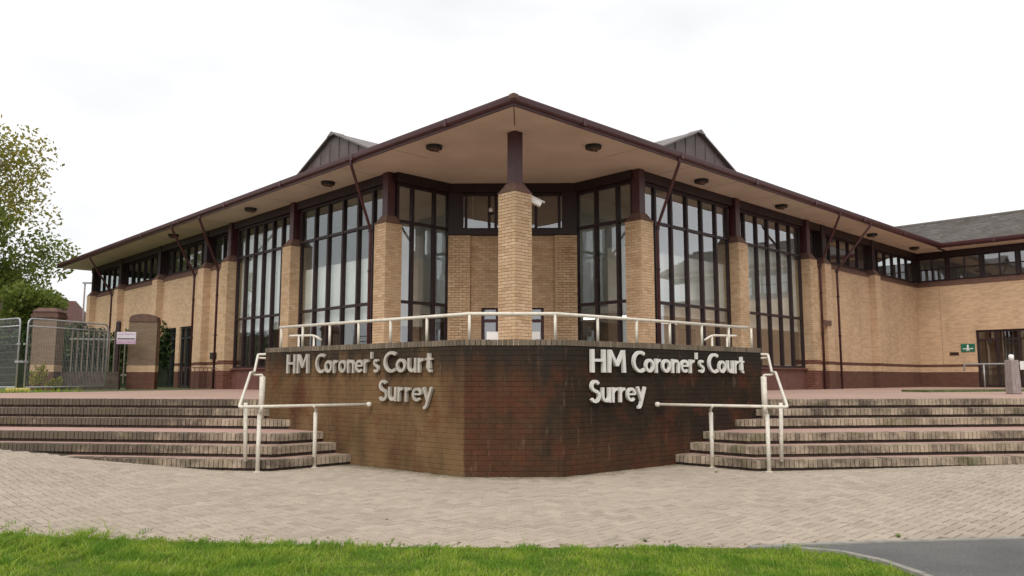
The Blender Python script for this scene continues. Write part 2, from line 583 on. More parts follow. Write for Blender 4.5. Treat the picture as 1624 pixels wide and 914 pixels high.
def m_paver(name, cols, dirt, foot=False):
    m, nt, b, out = nodes_of(name)
    k = len(cols)
    c = ramp(nt, rnd(nt), [(i / (k - 1), cc) for i, cc in enumerate(cols)])
    g = ramp(nt, noise(nt, 45, 4, 0.7), [(0.3, 0.86), (0.7, 1.1)])
    c = mix(nt, 1.0, c, g, 'MULTIPLY')
    big = ramp(nt, noise(nt, 0.55, 5, 0.6), [(0.35, 0.93), (0.65, 1.05)])
    c = mix(nt, 1.0, c, big, 'MULTIPLY')
    d = ramp(nt, noise(nt, 3.1, 6, 0.75), [(0.56, 0.0), (0.76, 0.45)])
    c = mix(nt, d, c, dirt)
    if foot:
        # moss and washed-down grime gathered along the foot of the sign wall
        g_ = nt.nodes.new('ShaderNodeNewGeometry')
        sp_ = nt.nodes.new('ShaderNodeSeparateXYZ')
        nt.links.new(g_.outputs['Position'], sp_.inputs[0])

        def mth(op, a, b_=0.0, c_=0.0):
            n = nt.nodes.new('ShaderNodeMath')
            n.operation = op
            for i, v in enumerate((a, b_, c_)):
                if isinstance(v, (int, float)):
                    n.inputs[i].default_value = v
                else:
                    nt.links.new(v, n.inputs[i])
            return n.outputs[0]
        front = mth('MULTIPLY_ADD', mth('MAXIMUM', mth('SUBTRACT', mth('ABSOLUTE', sp_.outputs[0]), 0.71), 0.0), 0.842, 11.34)
        near = mth('MULTIPLY_ADD', mth('SUBTRACT', sp_.outputs[1], front), 0.9, 0.45)
        k = mth('ADD', near, noise(nt, 3.0, 5, 0.7))
        c = mix(nt, ramp(nt, k, [(0.56, 0.0), (1.0, 0.8)]), c, (0.15, 0.125, 0.075))
    nt.links.new(c, b.inputs['Base Color'])
    b.inputs['Roughness'].default_value = 0.88
    b.inputs['Specular IOR Level'].default_value = 0.25
    bump(nt, b, noise(nt, 70, 4, 0.7), 0.3, 0.004)
    return m


M['paver'] = m_paver('paver', [(0.405, 0.338, 0.268), (0.365, 0.303, 0.24), (0.43, 0.357, 0.285), (0.385, 0.318, 0.253), (0.325, 0.27, 0.215)], (0.25, 0.21, 0.16), True)
M['bed'] = plain('paver_joint_sand', (0.085, 0.068, 0.05), 0.95, 0.25, 14, 0.3)
M['tread'] = m_paver('step_tread', [(0.44, 0.28, 0.235), (0.40, 0.26, 0.215)], (0.33, 0.25, 0.18))
M['terrace'] = m_paver('terrace_paving', [(0.42, 0.28, 0.225), (0.40, 0.27, 0.22)], (0.36, 0.27, 0.19))


def m_asphalt():
    m, nt, b, out = nodes_of('asphalt')
    c = ramp(nt, noise(nt, 75, 3, 0.85), [(0.3, (0.06, 0.058, 0.056)), (0.55, (0.115, 0.112, 0.107)), (0.72, (0.24, 0.23, 0.215))])
    c = mix(nt, 1.0, c, ramp(nt, noise(nt, 1.1, 5), [(0.3, 0.72), (0.7, 1.2)]), 'MULTIPLY')
    sp = ramp(nt, noise(nt, 28, 3, 0.8), [(0.60, 0.0), (0.70, 0.6)])
    c = mix(nt, sp, c, (0.22, 0.21, 0.195))
    nt.links.new(c, b.inputs['Base Color'])
    b.inputs['Roughness'].default_value = 0.85
    bump(nt, b, noise(nt, 150, 3, 0.8), 0.5, 0.006)
    return m


M['asphalt'] = m_asphalt()
M['soil'] = plain('lawn_soil', (0.085, 0.12, 0.025), 0.95, 0.3, 8, 0.4, spec=0.0)
M['earth'] = plain('far_ground', (0.10, 0.105, 0.06), 0.95, 0.3, 0.6)
M['verge'] = plain('rough_verge', (0.09, 0.11, 0.04), 0.95, 0.4, 3, 0.5)


def m_slate():
    m, nt, b, out = nodes_of('roof_slate')
    tc = nt.nodes.new('ShaderNodeTexCoord')
    c = ramp(nt, rnd(nt), [(0, (0.105, 0.09, 0.082)), (0.5, (0.135, 0.115, 0.105)), (1, (0.075, 0.066, 0.06))])
    mo = ramp(nt, noise(nt, 1.1, 6, 0.7), [(0.45, 0.0), (0.65, 0.75)])
    c = mix(nt, mo, c, (0.062, 0.058, 0.036))
    li = ramp(nt, noise(nt, 2.8, 6, 0.75), [(0.61, 0.0), (0.68, 0.85)])
    c = mix(nt, li, c, (0.36, 0.33, 0.28))
    nt.links.new(c, b.inputs['Base Color'])
    b.inputs['Roughness'].default_value = 0.8
    bump(nt, b, noise(nt, 30, 4, 0.7), 0.4, 0.01)
    return m


M['slate'] = m_slate()
M['roof_red'] = plain('red_roof_tile', (0.085, 0.04, 0.034), 0.8, 0.25, 4)

# ------------------------------------------------------------------ ground
def zg(x, y):
    """the paving climbs towards the left and, barely, to the right"""
    e = min(1.0, max(0.0, (y - 7.0) / 4.0))
    zl = 0.066 * max(0.0, -x - 4.5)
    zr = 0.012 * max(0.0, x - 4.5)
    return min(0.85, zl + zr) * e


def sheet(name, x0, x1, y0, y1, nx, ny, zf, m, **props):
    b = MB()
    vs_ = [(x0 + (x1 - x0) * i / nx, y0 + (y1 - y0) * j / ny) for j in range(ny + 1) for i in range(nx + 1)]
    b.v = [(x, y, zf(x, y)) for x, y in vs_]
    b.f = [(j * (nx + 1) + i, j * (nx + 1) + i + 1, (j + 1) * (nx + 1) + i + 1, (j + 1) * (nx + 1) + i) for j in range(ny) for i in range(nx)]
    return b.build(name, m, None, **props)


MB().add([(-600, -600, -0.10), (600, -600, -0.10), (600, 600, -0.10), (-600, 600, -0.10)], [(0, 1, 2, 3)]).build('ground', M['earth'], kind='structure')

# lawn edge towards the paving, left to right
EDGE = [(-30, 9.6), (-9.0, 8.05), (-4.7, 7.22), (-2.8, 6.90), (-0.9, 6.68), (1.0, 6.66), (1.75, 6.66), (2.30, 6.62), (2.62, 6.46), (2.80, 6.16), (2.90, 5.70), (2.95, 5.0), (2.95, -15)]
ROAD_KERB = [(1.95, 6.68), (2.4, 6.76), (3.2, 6.90), (4.5, 7.06), (8.0, 7.55), (30.0, 10.5)]


def edge_y(x):
    for i in range(len(EDGE) - 1):
        if EDGE[i][0] <= x <= EDGE[i + 1][0]:
            t = (x - EDGE[i][0]) / max(1e-6, EDGE[i + 1][0] - EDGE[i][0])
            return EDGE[i][1] + t * (EDGE[i + 1][1] - EDGE[i][1])
    return -99


def kerb_y(x):
    for i in range(len(ROAD_KERB) - 1):
        if ROAD_KERB[i][0] <= x <= ROAD_KERB[i + 1][0]:
            t = (x - ROAD_KERB[i][0]) / (ROAD_KERB[i + 1][0] - ROAD_KERB[i][0])
            return ROAD_KERB[i][1] + t * (ROAD_KERB[i + 1][1] - ROAD_KERB[i][1])
    return -99


MB().add([(x, y, 0.008) for x, y in EDGE] + [(-30, -15, 0.008)], [tuple(range(len(EDGE) + 1))[::-1]]).build('lawn', M['soil'], kind='structure')
MB().add([(x, y, -0.001) for x, y in ROAD_KERB] + [(30, -15, -0.001), (2.8, -15, -0.001), (2.8, 5.0, -0.001), (2.5, 6.3, -0.001)],
         [tuple(range(len(ROAD_KERB) + 4))[::-1]]).build('road', M['asphalt'], kind='structure')
sheet('paving', -30, 30, 6.5, 18, 120, 23, lambda x, y: zg(x, y) - 0.014 if y > 6.6 else -0.05, M['bed'], kind='structure')
PAVING = bpy.data.objects['paving']

# concrete edging: round the lawn corner and between road and paving
def strip(pts, w, z0, z1, name, m, **props):
    b = MB()
    for i in range(len(pts) - 1):
        p, q = Vector(pts[i]), Vector(pts[i + 1])
        n = 1 if (q - p).length < 1.2 else int((q - p).length / 0.915)
        for k in range(n):
            a, c = p.lerp(q, k / n), p.lerp(q, (k + 1) / n)
            d = (c - a).normalized()
            nn = Vector((-d.y, d.x))
            g = 0.004
            b.obox(a, d, nn, g, (c - a).length - g, -w / 2, w / 2, z0, z1 + (R() - .5) * 0.004)
    return b.build(name, m, None, **props)


strip([(2.2, 6.615), (2.62, 6.44), (2.80, 6.15), (2.90, 5.70), (2.95, 5.0), (2.95, 3.0)], 0.06, -0.1, 0.035, 'kerb', M['concrete'], kind='structure')
strip([(1.98, 6.715), (2.4, 6.79), (3.2, 6.93), (4.5, 7.09), (8.0, 7.58), (14, 8.4)], 0.07, -0.1, 0.012, 'kerb', M['concrete'], kind='structure')

# pavers, 45 degree herringbone; the 300 that show largest are pieces of their own
PW, PL, G = 0.10, 0.20, 0.012
rot = math.radians(45)
cr, sr = math.cos(rot), math.sin(rot)
SIGN_PTS = None


def sign_front(x):
    ax = abs(x - 0.02)
    return 11.34 if ax < 0.71 else 11.34 + (ax - 0.71) * 0.842


def step_front(x):
    ax = abs(x - 0.02)
    return 12.0 + 0.15 * (ax - 3.85)


def paver_ok(x, y):
    if y < 6.55 or y > 14.5 or abs(x) > 0.80 * y + 1.4:
        return False
    if x < 1.95:
        if y < edge_y(x) - 0.02:
            return False
    elif y < kerb_y(x) + 0.10:
        return False
    ax = abs(x - 0.02)
    if ax < 3.8:
        lim = sign_front(x) + 0.12
        if ax > 2.5:
            lim = min(lim, 12.0 + (3.85 - ax) * 0.86 + 0.25)
        return y < lim
    return y < step_front(x) + 0.2


pav = []
N = 130
for i in range(-N, N):
    for j in range(-N, N):
        k = (i - j) % 4
        # classic herringbone on a PW grid: cells (i,j) starting a horizontal or a vertical brick
        if k == 0:
            cx, cy, hor = (i + 1) * PW, (j + .5) * PW, True
        elif k == 2:
            cx, cy, hor = (i + .5) * PW, j * PW, False
        else:
            continue
        x = cx * cr - cy * sr
        y = cx * sr + cy * cr + 10.0
        if paver_ok(x, y):
            pav.append((x, y, hor))
pav.sort(key=lambda p: p[1] + (0 if abs(p[0]) < 0.66 * p[1] else 5))
ub = MB()
hx, hy, hz = PL / 2 - G / 2, PW / 2 - G / 2, 0.05
ub.add([(-hx, -hy, -hz), (hx, -hy, -hz), (hx, hy, -hz), (-hx, hy, -hz),
        (-hx, -hy, -.004), (hx, -hy, -.004), (hx, hy, -.004), (-hx, hy, -.004),
        (-hx + .004, -hy + .004, 0), (hx - .004, -hy + .004, 0), (hx - .004, hy - .004, 0), (-hx + .004, hy - .004, 0)],
       [(0, 1, 5, 4), (1, 2, 6, 5), (2, 3, 7, 6), (3, 0, 4, 7), (4, 5, 9, 8), (5, 6, 10, 9), (6, 7, 11, 10), (7, 4, 8, 11), (8, 9, 10, 11)])
pme = ub.mesh('paver', M['paver'])
rest = MB()
for q, (x, y, hor) in enumerate(pav):
    a = rot + (0 if hor else PI / 2)
    dz = (R() - .5) * 0.004 + 0.003
    if q < 300:
        o = link('paver', pme, PAVING)
        o.location = (x, y, zg(x, y) + dz)
        o.rotation_euler = ((R() - .5) * .016, (R() - .5) * .016, a + (R() - .5) * .012)
    else:
        ca, sa = math.cos(a), math.sin(a)
        vs_ = []
        for (vx, vy, vz) in ub.v:
            wx, wy = x + vx * ca - vy * sa, y + vx * sa + vy * ca
            vs_.append((wx, wy, zg(wx, wy) + dz + vz + (vx * (R() - .5) * .01)))
        rest.add(vs_, ub.f)
rest.build('paver_field', M['paver'], PAVING, kind='stuff')

# grass
def vnoise(seed, cell):
    """smooth value noise on the lawn"""
    t = np.random.RandomState(seed).rand(64, 64)

    def f(x, y):
        x, y = x / cell + 20, y / cell + 20
        i, j = int(x), int(y)
        u, v = x - i, y - j
        u, v = u * u * (3 - 2 * u), v * v * (3 - 2 * v)
        g = lambda a, b: t[a % 64, b % 64]
        return (g(i, j) * (1 - u) + g(i + 1, j) * u) * (1 - v) + (g(i, j + 1) * (1 - u) + g(i + 1, j + 1) * u) * v
    return f


def grass():
    rs = np.random.RandomState(3)
    n1, n2, n3 = vnoise(1, .16), vnoise(2, .55), vnoise(4, .07)
    v, f = [], []
    cnt = 0
    while cnt < 120000:
        x = rs.uniform(-7.5, 2.95)
        y = 4.3 + (rs.rand() ** 0.8) * 4.0
        rag = (n3(x * 1.7, 3.0) - .5) * .16 + (n1(x, 9.0) - .5) * .14
        ey = edge_y(x) + rag + rs.normal(0, 0.02)
        lim = 2.92 + (n3(y, 1) - .6) * .08 if y < 5.9 else 9
        if y > ey or x > lim:
            continue
        c1, c2 = n1(x, y), n2(x, y)
        if rs.rand() > .35 + c1 * .8:
            continue
        tuft = max(0.0, c1 * .6 + c2 * .6 - .45)
        h = 0.018 + 0.022 * rs.rand() + 0.10 * tuft * rs.rand()
        if rs.rand() < 0.015:
            h *= 1.7
        a = rs.uniform(0, 2 * PI)
        w = 0.0022 + 0.0026 * rs.rand()
        b_ = .35 + .5 * tuft
        lx, ly = rs.normal(0, b_) * h + (c2 - .5) * h * .8, rs.normal(0, b_) * h
        dx, dy = math.cos(a) * w, math.sin(a) * w
        o = len(v)
        v += [(x - dx, y - dy, 0.0), (x + dx, y + dy, 0.0), (x + dx * .7 + lx * .35, y + dy * .7 + ly * .35, h * .6), (x - dx * .7 + lx * .35, y - dy * .7 + ly * .35, h * .6), (x + lx, y + ly, h)]
        f += [(o, o + 1, o + 2, o + 3), (o + 3, o + 2, o + 4)]
        cnt += 1
    b = MB()
    b.v, b.f = v, f
    b.build('grass', M['lawn_grass'], kind='stuff', label='bright green tufty grass on the lawn in the foreground', category='grass')
    # fallen leaves and dry clippings along the lawn edge and at the foot of wall and steps
    lt = MB()
    for k in range(420):
        if k < 300:
            x = rs.uniform(-6, 2.6)
            y = edge_y(x) + abs(rs.normal(0, .16)) - .05
        else:
            x = rs.uniform(-4.5, 4.5)
            ax = abs(x - .02)
            y = (sign_front(x) if ax < 2.6 else (12.0 + (3.85 - ax) * .86 - .1 if ax < 3.85 else step_front(x) - .05)) - abs(rs.normal(0, .10)) - .02
        a = rs.uniform(0, 2 * PI)
        l = rs.uniform(.008, .028)
        u = Vector((math.cos(a), math.sin(a)))
        p = Vector((-u.y, u.x)) * l * .45
        z = zg(x, y) + .007
        lt.add([(x - u.x * l, y - u.y * l, z), (x + p.x, y + p.y, z + .004), (x + u.x * l, y + u.y * l, z + rs.rand() * .01), (x - p.x, y - p.y, z + .003)], [(0, 1, 2, 3)])
    lt.build('leaf_litter', M['litter'], kind='stuff', label='dry brown leaf litter along the edges of the paving', category='leaf litter')


grass()

# weeds on the paving and at the foot of the wall
def weed(x, y, s, label, z=None, n=14):
    b = MB()
    for k in range(n):
        a = R() * 2 * PI
        l = s * (0.5 + R() * .6)
        u = Vector((math.cos(a), math.sin(a), 0))
        p = Vector((-u.y, u.x, 0)) * s * .12
        e = 0.35 + R() * .8
        m1 = u * l * .5 + Vector((0, 0, l * .5 * e))
        t = u * l + Vector((0, 0, l * .6 * e))
        b.add([-p * .4, p * .4, m1 + p, m1 - p, t], [(0, 1, 2, 3), (3, 2, 4)])
    o = b.build('weed', M['weed'], None, label=label, category='weed', group='small weeds growing between the pavers')
    o.location = (x, y, zg(x, y) if z is None else z)


weed(3.42, 7.12, 0.055, 'small yellow-green weed on the paving edge beside the asphalt')
for (x, y, s, w_) in [(-0.35, 11.31, .035, 'leftmost'), (-0.2, 11.31, .03, 'second from left'), (-0.05, 11.30, .04, 'third from left'), (0.12, 11.31, .035, 'rightmost')]:
    weed(x, y, s, w_ + ' of four tiny weeds at the foot of the sign wall')
weed(3.05, 11.9, 0.05, 'small weed under the right-hand bottom step near the handrail post')
weed(-1.25, 8.0, 0.03, 'small dry weed flat on the paving left of centre', n=8)
weed(1.15, 6.95, 0.05, 'small yellow weed on the paving just beyond the grass')

# ------------------------------------------------------------------ brick laying
def unit_brick(L, D=0.10, H=0.065, m=None, name='brick', e=0.003):
    """brick lying along +X from its centre, its face at y = 0 looking along -Y; chamfered front"""
    b = MB()
    x, z = L / 2, H / 2
    b.add([(-x, e, -z), (x, e, -z), (x, e, z), (-x, e, z),
           (-x + e, 0, -z + e), (x - e, 0, -z + e), (x - e, 0, z - e), (-x + e, 0, z - e),
           (-x, D, -z), (x, D, -z), (x, D, z), (-x, D, z)],
          [(4, 5, 6, 7), (0, 1, 5, 4), (1, 2, 6, 5), (2, 3, 7, 6), (3, 0, 4, 7),
           (8, 9, 1, 0), (9, 10, 2, 1), (10, 11, 3, 2), (11, 8, 0, 3)])
    return b


def lay(o, d, nrm, length, z0, courses, step=0.075, BL=0.215, J=0.010, phase=0.0, skip=None):
    """list of (centre l, z centre, length) for a face in running bond"""
    out = []
    P = BL + J
    for c in range(courses):
        s = -phase - (P / 2 if c % 2 else 0)
        while s < length:
            a, e = max(0.0, s), min(length, s + BL)
            if e - a > 0.035:
                z = z0 + c * step + step / 2
                if not (skip and skip((a + e) / 2, z)):
                    out.append(((a + e) / 2, z, e - a))
            s += P
    return out


def add_bricks(mb, o, d, nrm, lst, H=0.065, D=0.10, jit=0.003):
    """joined bricks; nrm points outwards"""
    for (l, z, L) in lst:
        u = unit_brick(L, D, H)
        off = (R() - .5) * jit
        dz = (R() - .5) * 0.002
        vs_ = []
        for (x, y, zz) in u.v:
            ll, nn = l + x, off - y
            vs_.append((o[0] + d[0] * ll + nrm[0] * nn, o[1] + d[1] * ll + nrm[1] * nn, z + zz + dz))
        mb.add(vs_, u.f)


BRICK_CACHE = {}


def brick_objs(parent, o, d, nrm, lst, m, H=0.065, D=0.10, jit=0.003):
    """bricks as objects of their own sharing mesh data by length"""
    ang = math.atan2(d[1], d[0])
    for (l, z, L) in lst:
        key = (round(L, 3), m.name)
        if key not in BRICK_CACHE:
            BRICK_CACHE[key] = unit_brick(round(L, 3), D, H).mesh('brick', m)
        ob = link('brick', BRICK_CACHE[key], parent)
        off = (R() - .5) * jit
        ob.location = (o[0] + d[0] * l + nrm[0] * off, o[1] + d[1] * l + nrm[1] * off, z + (R() - .5) * .002)
        ob.rotation_euler = (0, 0, ang)


# ------------------------------------------------------------------ sign wall
EL, SA, SB, ER = Vector((-4.60, 14.65)), Vector((-0.69, 11.36)), Vector((0.73, 11.36)), Vector((4.66, 14.68))


def offset_poly(pts, dist):
    """offset an open polyline to its left by dist"""
    out = []
    for i, p in enumerate(pts):
        ns = []
        if i > 0:
            t = (p - pts[i - 1]).normalized()
            ns.append(Vector((-t.y, t.x)))
        if i < len(pts) - 1:
            t = (pts[i + 1] - p).normalized()
            ns.append(Vector((-t.y, t.x)))
        if len(ns) == 1:
            out.append(p + ns[0] * dist)
        else:
            b = (ns[0] + ns[1]).normalized()
            out.append(p + b * dist / b.dot(ns[0]))
    return out


poly = [EL, SA, SB, ER]
inner = offset_poly(poly, 0.34)
core = offset_poly(poly, 0.0045)
wallb = MB().prism([tuple(p) for p in core] + [tuple(p) for p in inner[::-1]], -0.3, 1.872)
SW = wallb.build('sign_wall', M['sign_mortar'], None, label='dark red-brown stained brick wall carrying the raised lettering', category='wall')
faces = [(EL, SA), (SA, SB), (SB, ER)]
cand = []
for fi, (p, q) in enumerate(faces):
    d = (q - p).normalized()
    nrm = Vector((d.y, -d.x))
    L = (q - p).length
    for br in lay(p, d, nrm, L, -0.075, 26, phase=0.06 if fi != 1 else 0.0):
        mid = p + d * br[0]
        cand.append((mid.length, fi, br))
cand = [c for c in cand if c[2][1] > -0.06]
cand.sort(key=lambda c: (c[1] != 1, c[0]))
sgm = MB()
for i, (dist, fi, br) in enumerate(cand):
    p, q = faces[fi]
    d = (q - p).normalized()
    nrm = Vector((d.y, -d.x))
    if i < 300:
        brick_objs(SW, p, d, nrm, [br], M['sign'])
    else:
        add_bricks(sgm, p, d, nrm, [br])
sgm.build('brickwork', M['sign'], SW, kind='stuff')
# brick-on-edge coping
cop = MB()
for fi, (p, q) in enumerate(faces):
    d = (q - p).normalized()
    nin = Vector((-d.y, d.x))
    L = (q - p).length
    n = int(L / 0.075)
    w = L / n
    for k in range(n):
        cop.obox(p, d, nin, k * w + .005, (k + 1) * w - .005, -0.012 + (R() - .5) * .004, 0.335, 1.873, 1.958 + (R() - .5) * .006)
cop.build('coping', M['coping'], SW, kind='stuff')

# ------------------------------------------------------------------ lettering
def arc(cx, cy, rx, ry, a0, a1, n=14):
    return [(cx + rx * math.cos(math.radians(a0 + (a1 - a0) * i / n)), cy + ry * math.sin(math.radians(a0 + (a1 - a0) * i / n))) for i in range(n + 1)]


T = 0.165
def glyph(ch):
    """(advance width, list of (polyline, thickness)); cap height 1"""
    X = 0.66
    if ch == 'H':
        return 0.82, [([(.11, 0), (.11, 1)], .19), ([(.66, 0), (.66, 1)], .19), ([(.1, .53), (.67, .53)], .16)]
    if ch == 'M':
        return 1.02, [([(.11, 0), (.15, 1)], .18), ([(.87, 0), (.83, 1)], .18), ([(.15, .97), (.49, .30)], .17), ([(.83, .97), (.49, .30)], .17)]
    if ch == 'C':
        return 0.80, [(arc(.52, .5, .42, .43, 52, 308, 22), .18)]
    if ch == 'S':
        return 0.62, [(arc(.30, .72, .20, .20, 25, 270, 16)[:-1] + arc(.30, .28, .23, .22, 88, -152, 16), .17)]
    if ch == 's':
        return 0.46, [(arc(.22, .48, .135, .115, 30, 270, 12)[:-1] + arc(.22, .20, .155, .135, 85, -150, 12), .145)]
    if ch == 'o':
        return 0.70, [(arc(.33, .33, .24, .25, 0, 360, 24), .17)]
    if ch == 'r':
        return 0.46, [([(.10, 0), (.10, X)], .165), (arc(.36, .40, .245, .185, 175, 85, 8), .155)]
    if ch == 'n':
        return 0.64, [([(.10, 0), (.10, X)], .165), (arc(.305, .38, .195, .20, 178, 0, 12) + [(.50, 0)], .165)]
    if ch == 'u':
        return 0.64, [([(.52, X), (.52, 0)], .165), (arc(.315, .28, .195, .20, 0, -180, 12)[::1] + [(.12, X)], .165)]
    if ch == 'e':
        return 0.66, [(arc(.33, .33, .235, .25, 0, 315, 20), .16), ([(.09, .345), (.57, .345)], .115)]
    if ch == "'":
        return 0.26, [([(.12, .68), (.13, 1.0)], .13)]
    if ch == 't':
        return 0.44, [([(.20, .86), (.20, .18)] + arc(.32, .18, .12, .11, 180, 290, 6), .165), ([(.03, .605), (.40, .605)], .115)]
    if ch == 'y':
        return 0.62, [([(.08, X), (.32, .08)], .165), ([(.56, X), (.26, -.16), (.19, -.24), (.09, -.25)], .155)]
    return 0.34, []


def ribbon(pts, t):
    """outline quads of a stroked polyline"""
    P = [Vector(p) for p in pts]
    closed = (P[0] - P[-1]).length < 1e-4
    if closed:
        P = P[:-1]
    n = len(P)
    Ls, Rs = [], []
    for i in range(n):
        a = P[i - 1] if (i > 0 or closed) else None
        c = P[(i + 1) % n] if (i < n - 1 or closed) else None
        if a is None:
            tg = (c - P[i]).normalized()
            k = 1
        elif c is None:
            tg = (P[i] - a).normalized()
            k = 1
        else:
            t0, t1 = (P[i] - a).normalized(), (c - P[i]).normalized()
            tg = (t0 + t1).normalized()
            k = 1 / max(0.5, tg.dot(t1))
        nn = Vector((-tg.y, tg.x)) * t / 2 * k
        Ls.append(P[i] + nn)
        Rs.append(P[i] - nn)
    return Ls, Rs, closed


def letter_mesh(ch, sx, sy, depth, m):
    adv, strokes = glyph(ch)
    b = MB()
    for si, (pl, t) in enumerate(strokes):
        Ls, Rs, closed = ribbon(pl, t * 0.77)
        n = len(Ls)
        dd = depth + si * 0.0016
        f3 = lambda p, y: (p.x * sx, -y, p.y * sy)
        vs_ = [f3(p, dd) for p in Ls] + [f3(p, dd) for p in Rs] + [f3(p, 0) for p in Ls] + [f3(p, 0) for p in Rs]
        fs_ = []
        for i in range(n if closed else n - 1):
            j = (i + 1) % n
            fs_ += [(i, n + i, n + j, j), (2 * n + i, i, j, 2 * n + j), (n + i, 3 * n + i, 3 * n + j, n + j), (3 * n + i, 2 * n + i, 2 * n + j, 3 * n + j)]
        if not closed:
            fs_ += [(0, 2 * n, 3 * n, n), (n - 1, 2 * n - 1, 4 * n - 1, 3 * n - 1)]
        b.add(vs_, fs_)
    me = b.mesh('letter', m)
    return me, adv


def word(parent, text, s0, s1, zb, cap, m='letter'):
    tot = sum(glyph(c)[0] for c in text) - 0.1
    sx = (s1 - s0) / tot
    s = s0
    for ch in text:
        if ch != ' ':
            me, adv = letter_mesh(ch, sx, cap, 0.045, M[m])
            o = link('letter', me, parent)
            o.location = (s, -0.022, zb)
        s += glyph(ch)[0] * sx


for side, (p, q, lab) in enumerate([(EL, SA, "raised pale metal lettering reading HM Coroner's Court Surrey on left wall face"),
                                    (SB, ER, "raised pale metal lettering reading HM Coroner's Court Surrey on right wall face")]):
    d = (q - p).normalized()
    t = empty('sign_lettering', (p.x, p.y, 0), math.atan2(d.y, d.x), label=lab, category='lettering', group='raised lettering on the sign wall')
    if side == 0:
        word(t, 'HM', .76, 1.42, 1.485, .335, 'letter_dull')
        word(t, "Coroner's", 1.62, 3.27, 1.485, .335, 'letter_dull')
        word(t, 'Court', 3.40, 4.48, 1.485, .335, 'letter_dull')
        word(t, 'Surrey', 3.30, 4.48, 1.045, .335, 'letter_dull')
    else:
        word(t, 'HM', .52, 1.29, 1.485, .345)
        word(t, "Coroner's", 1.46, 3.28, 1.485, .345)
        word(t, 'Court', 3.42, 4.47, 1.485, .345)
        word(t, 'Surrey', .51, 1.73, 1.035, .345)

# ------------------------------------------------------------------ parapet rail
rl = offset_poly(poly, 0.17)
dl, dr = (rl[0] - rl[1]).normalized(), (rl[3] - rl[2]).normalized()
RZ = 2.345
ends = [rl[1] + dl * 4.86, rl[1], rl[2], rl[2] + dr * 4.92]
rail = empty('parapet_rail', (0, 12, 1.96), label='cream tubular rail on short posts along the top of the sign wall', category='railing')


def rel(o, p):
    return (p[0] - o.location.x, p[1] - o.location.y, p[2] - o.location.z)


def soft(pts, r=0.08):
    """round the corners of a 3D polyline"""
    P = [Vector(p) for p in pts]
    out = [P[0]]
    for i in range(1, len(P) - 1):
        a, b, c = P[i - 1], P[i], P[i + 1]
        k = min(r, (a - b).length * .4, (c - b).length * .4)
        u, w = b + (a - b).normalized() * k, b + (c - b).normalized() * k
        for s in (0, .33, .67, 1):
            out.append(u.lerp(b, s).lerp(b.lerp(w, s), s))
    out.append(P[-1])
    return out


MB().tube([rel(rail, (p.x, p.y, RZ)) for p in ends], 0.027, 10).build('top_rail', M['cream'], rail, True)


def at_px(px, a, c):
    """point on the plan line a-c seen under image column px"""
    k = (px - 812) / 1248.0
    d = c - a
    t = (k * a.y - a.x) / (d.x - k * d.y)
    return a + d * t


for px in (444, 478, 521, 567, 618, 676):
    p = at_px(px, rl[1], ends[0])
    MB().tube([rel(rail, (p.x, p.y, 1.95)), rel(rail, (p.x, p.y, RZ - .01))], 0.022, 8).build('rail_post', M['cream'], rail, True)
for px in (744, 881):
    p = at_px(px, rl[1], rl[2])
    MB().tube([rel(rail, (p.x, p.y, 1.95)), rel(rail, (p.x, p.y, RZ - .01))], 0.022, 8).build('rail_post', M['cream'], rail, True)
for px in (949, 1011, 1064, 1115, 1158, 1194):
    p = at_px(px, rl[2], ends[3])
    MB().tube([rel(rail, (p.x, p.y, 1.95)), rel(rail, (p.x, p.y, RZ - .01))], 0.022, 8).build('rail_post', M['cream'], rail, True)

# ------------------------------------------------------------------ steps and terrace
RISE = 1 / 6.0
YM = [12.05, 12.47, 12.93, 14.08, 14.45, 14.80]          # main edge where it meets the corner
WL = [(-2.60, 13.02), (-2.90, 13.27), (-3.17, 13.50), (-3.95, 14.15), (-4.22, 14.38), (-4.45, 14.58)]   # where each flank meets the sign wall
SLOPE = 0.14
FAR = -21.0
uA = Vector((0.7193, 0.6947))


def step_line(k, sgn):
    """outer nosing polyline of step k: wall end, corner, far end (sgn -1 left, +1 right)"""
    w = Vector(WL[k])
    # flank runs along -uA from the wall until it meets the main line y = YM + SLOPE*(-x-3.9)
    # w.y - .6947 t = YM + SLOPE*(-(w.x - .7193 t) - 3.9)
    t = (w.y - YM[k] + SLOPE * (w.x + 3.9)) / (0.6947 + SLOPE * 0.7193)
    c = w - uA * t
    f = Vector((FAR, YM[k] + SLOPE * (-FAR - 3.9)))
    pts = [w + uA * 0.12, c, f]
    if t < 0.1:                                    # the upper steps run straight into the wall, no flank
        c = Vector((w.x, YM[k] + SLOPE * (-w.x - 3.9)))
        pts = [c + uA * 0.25, c, f]
    if sgn > 0:
        pts = [Vector((0.04 - p.x, p.y)) for p in pts]
    return pts


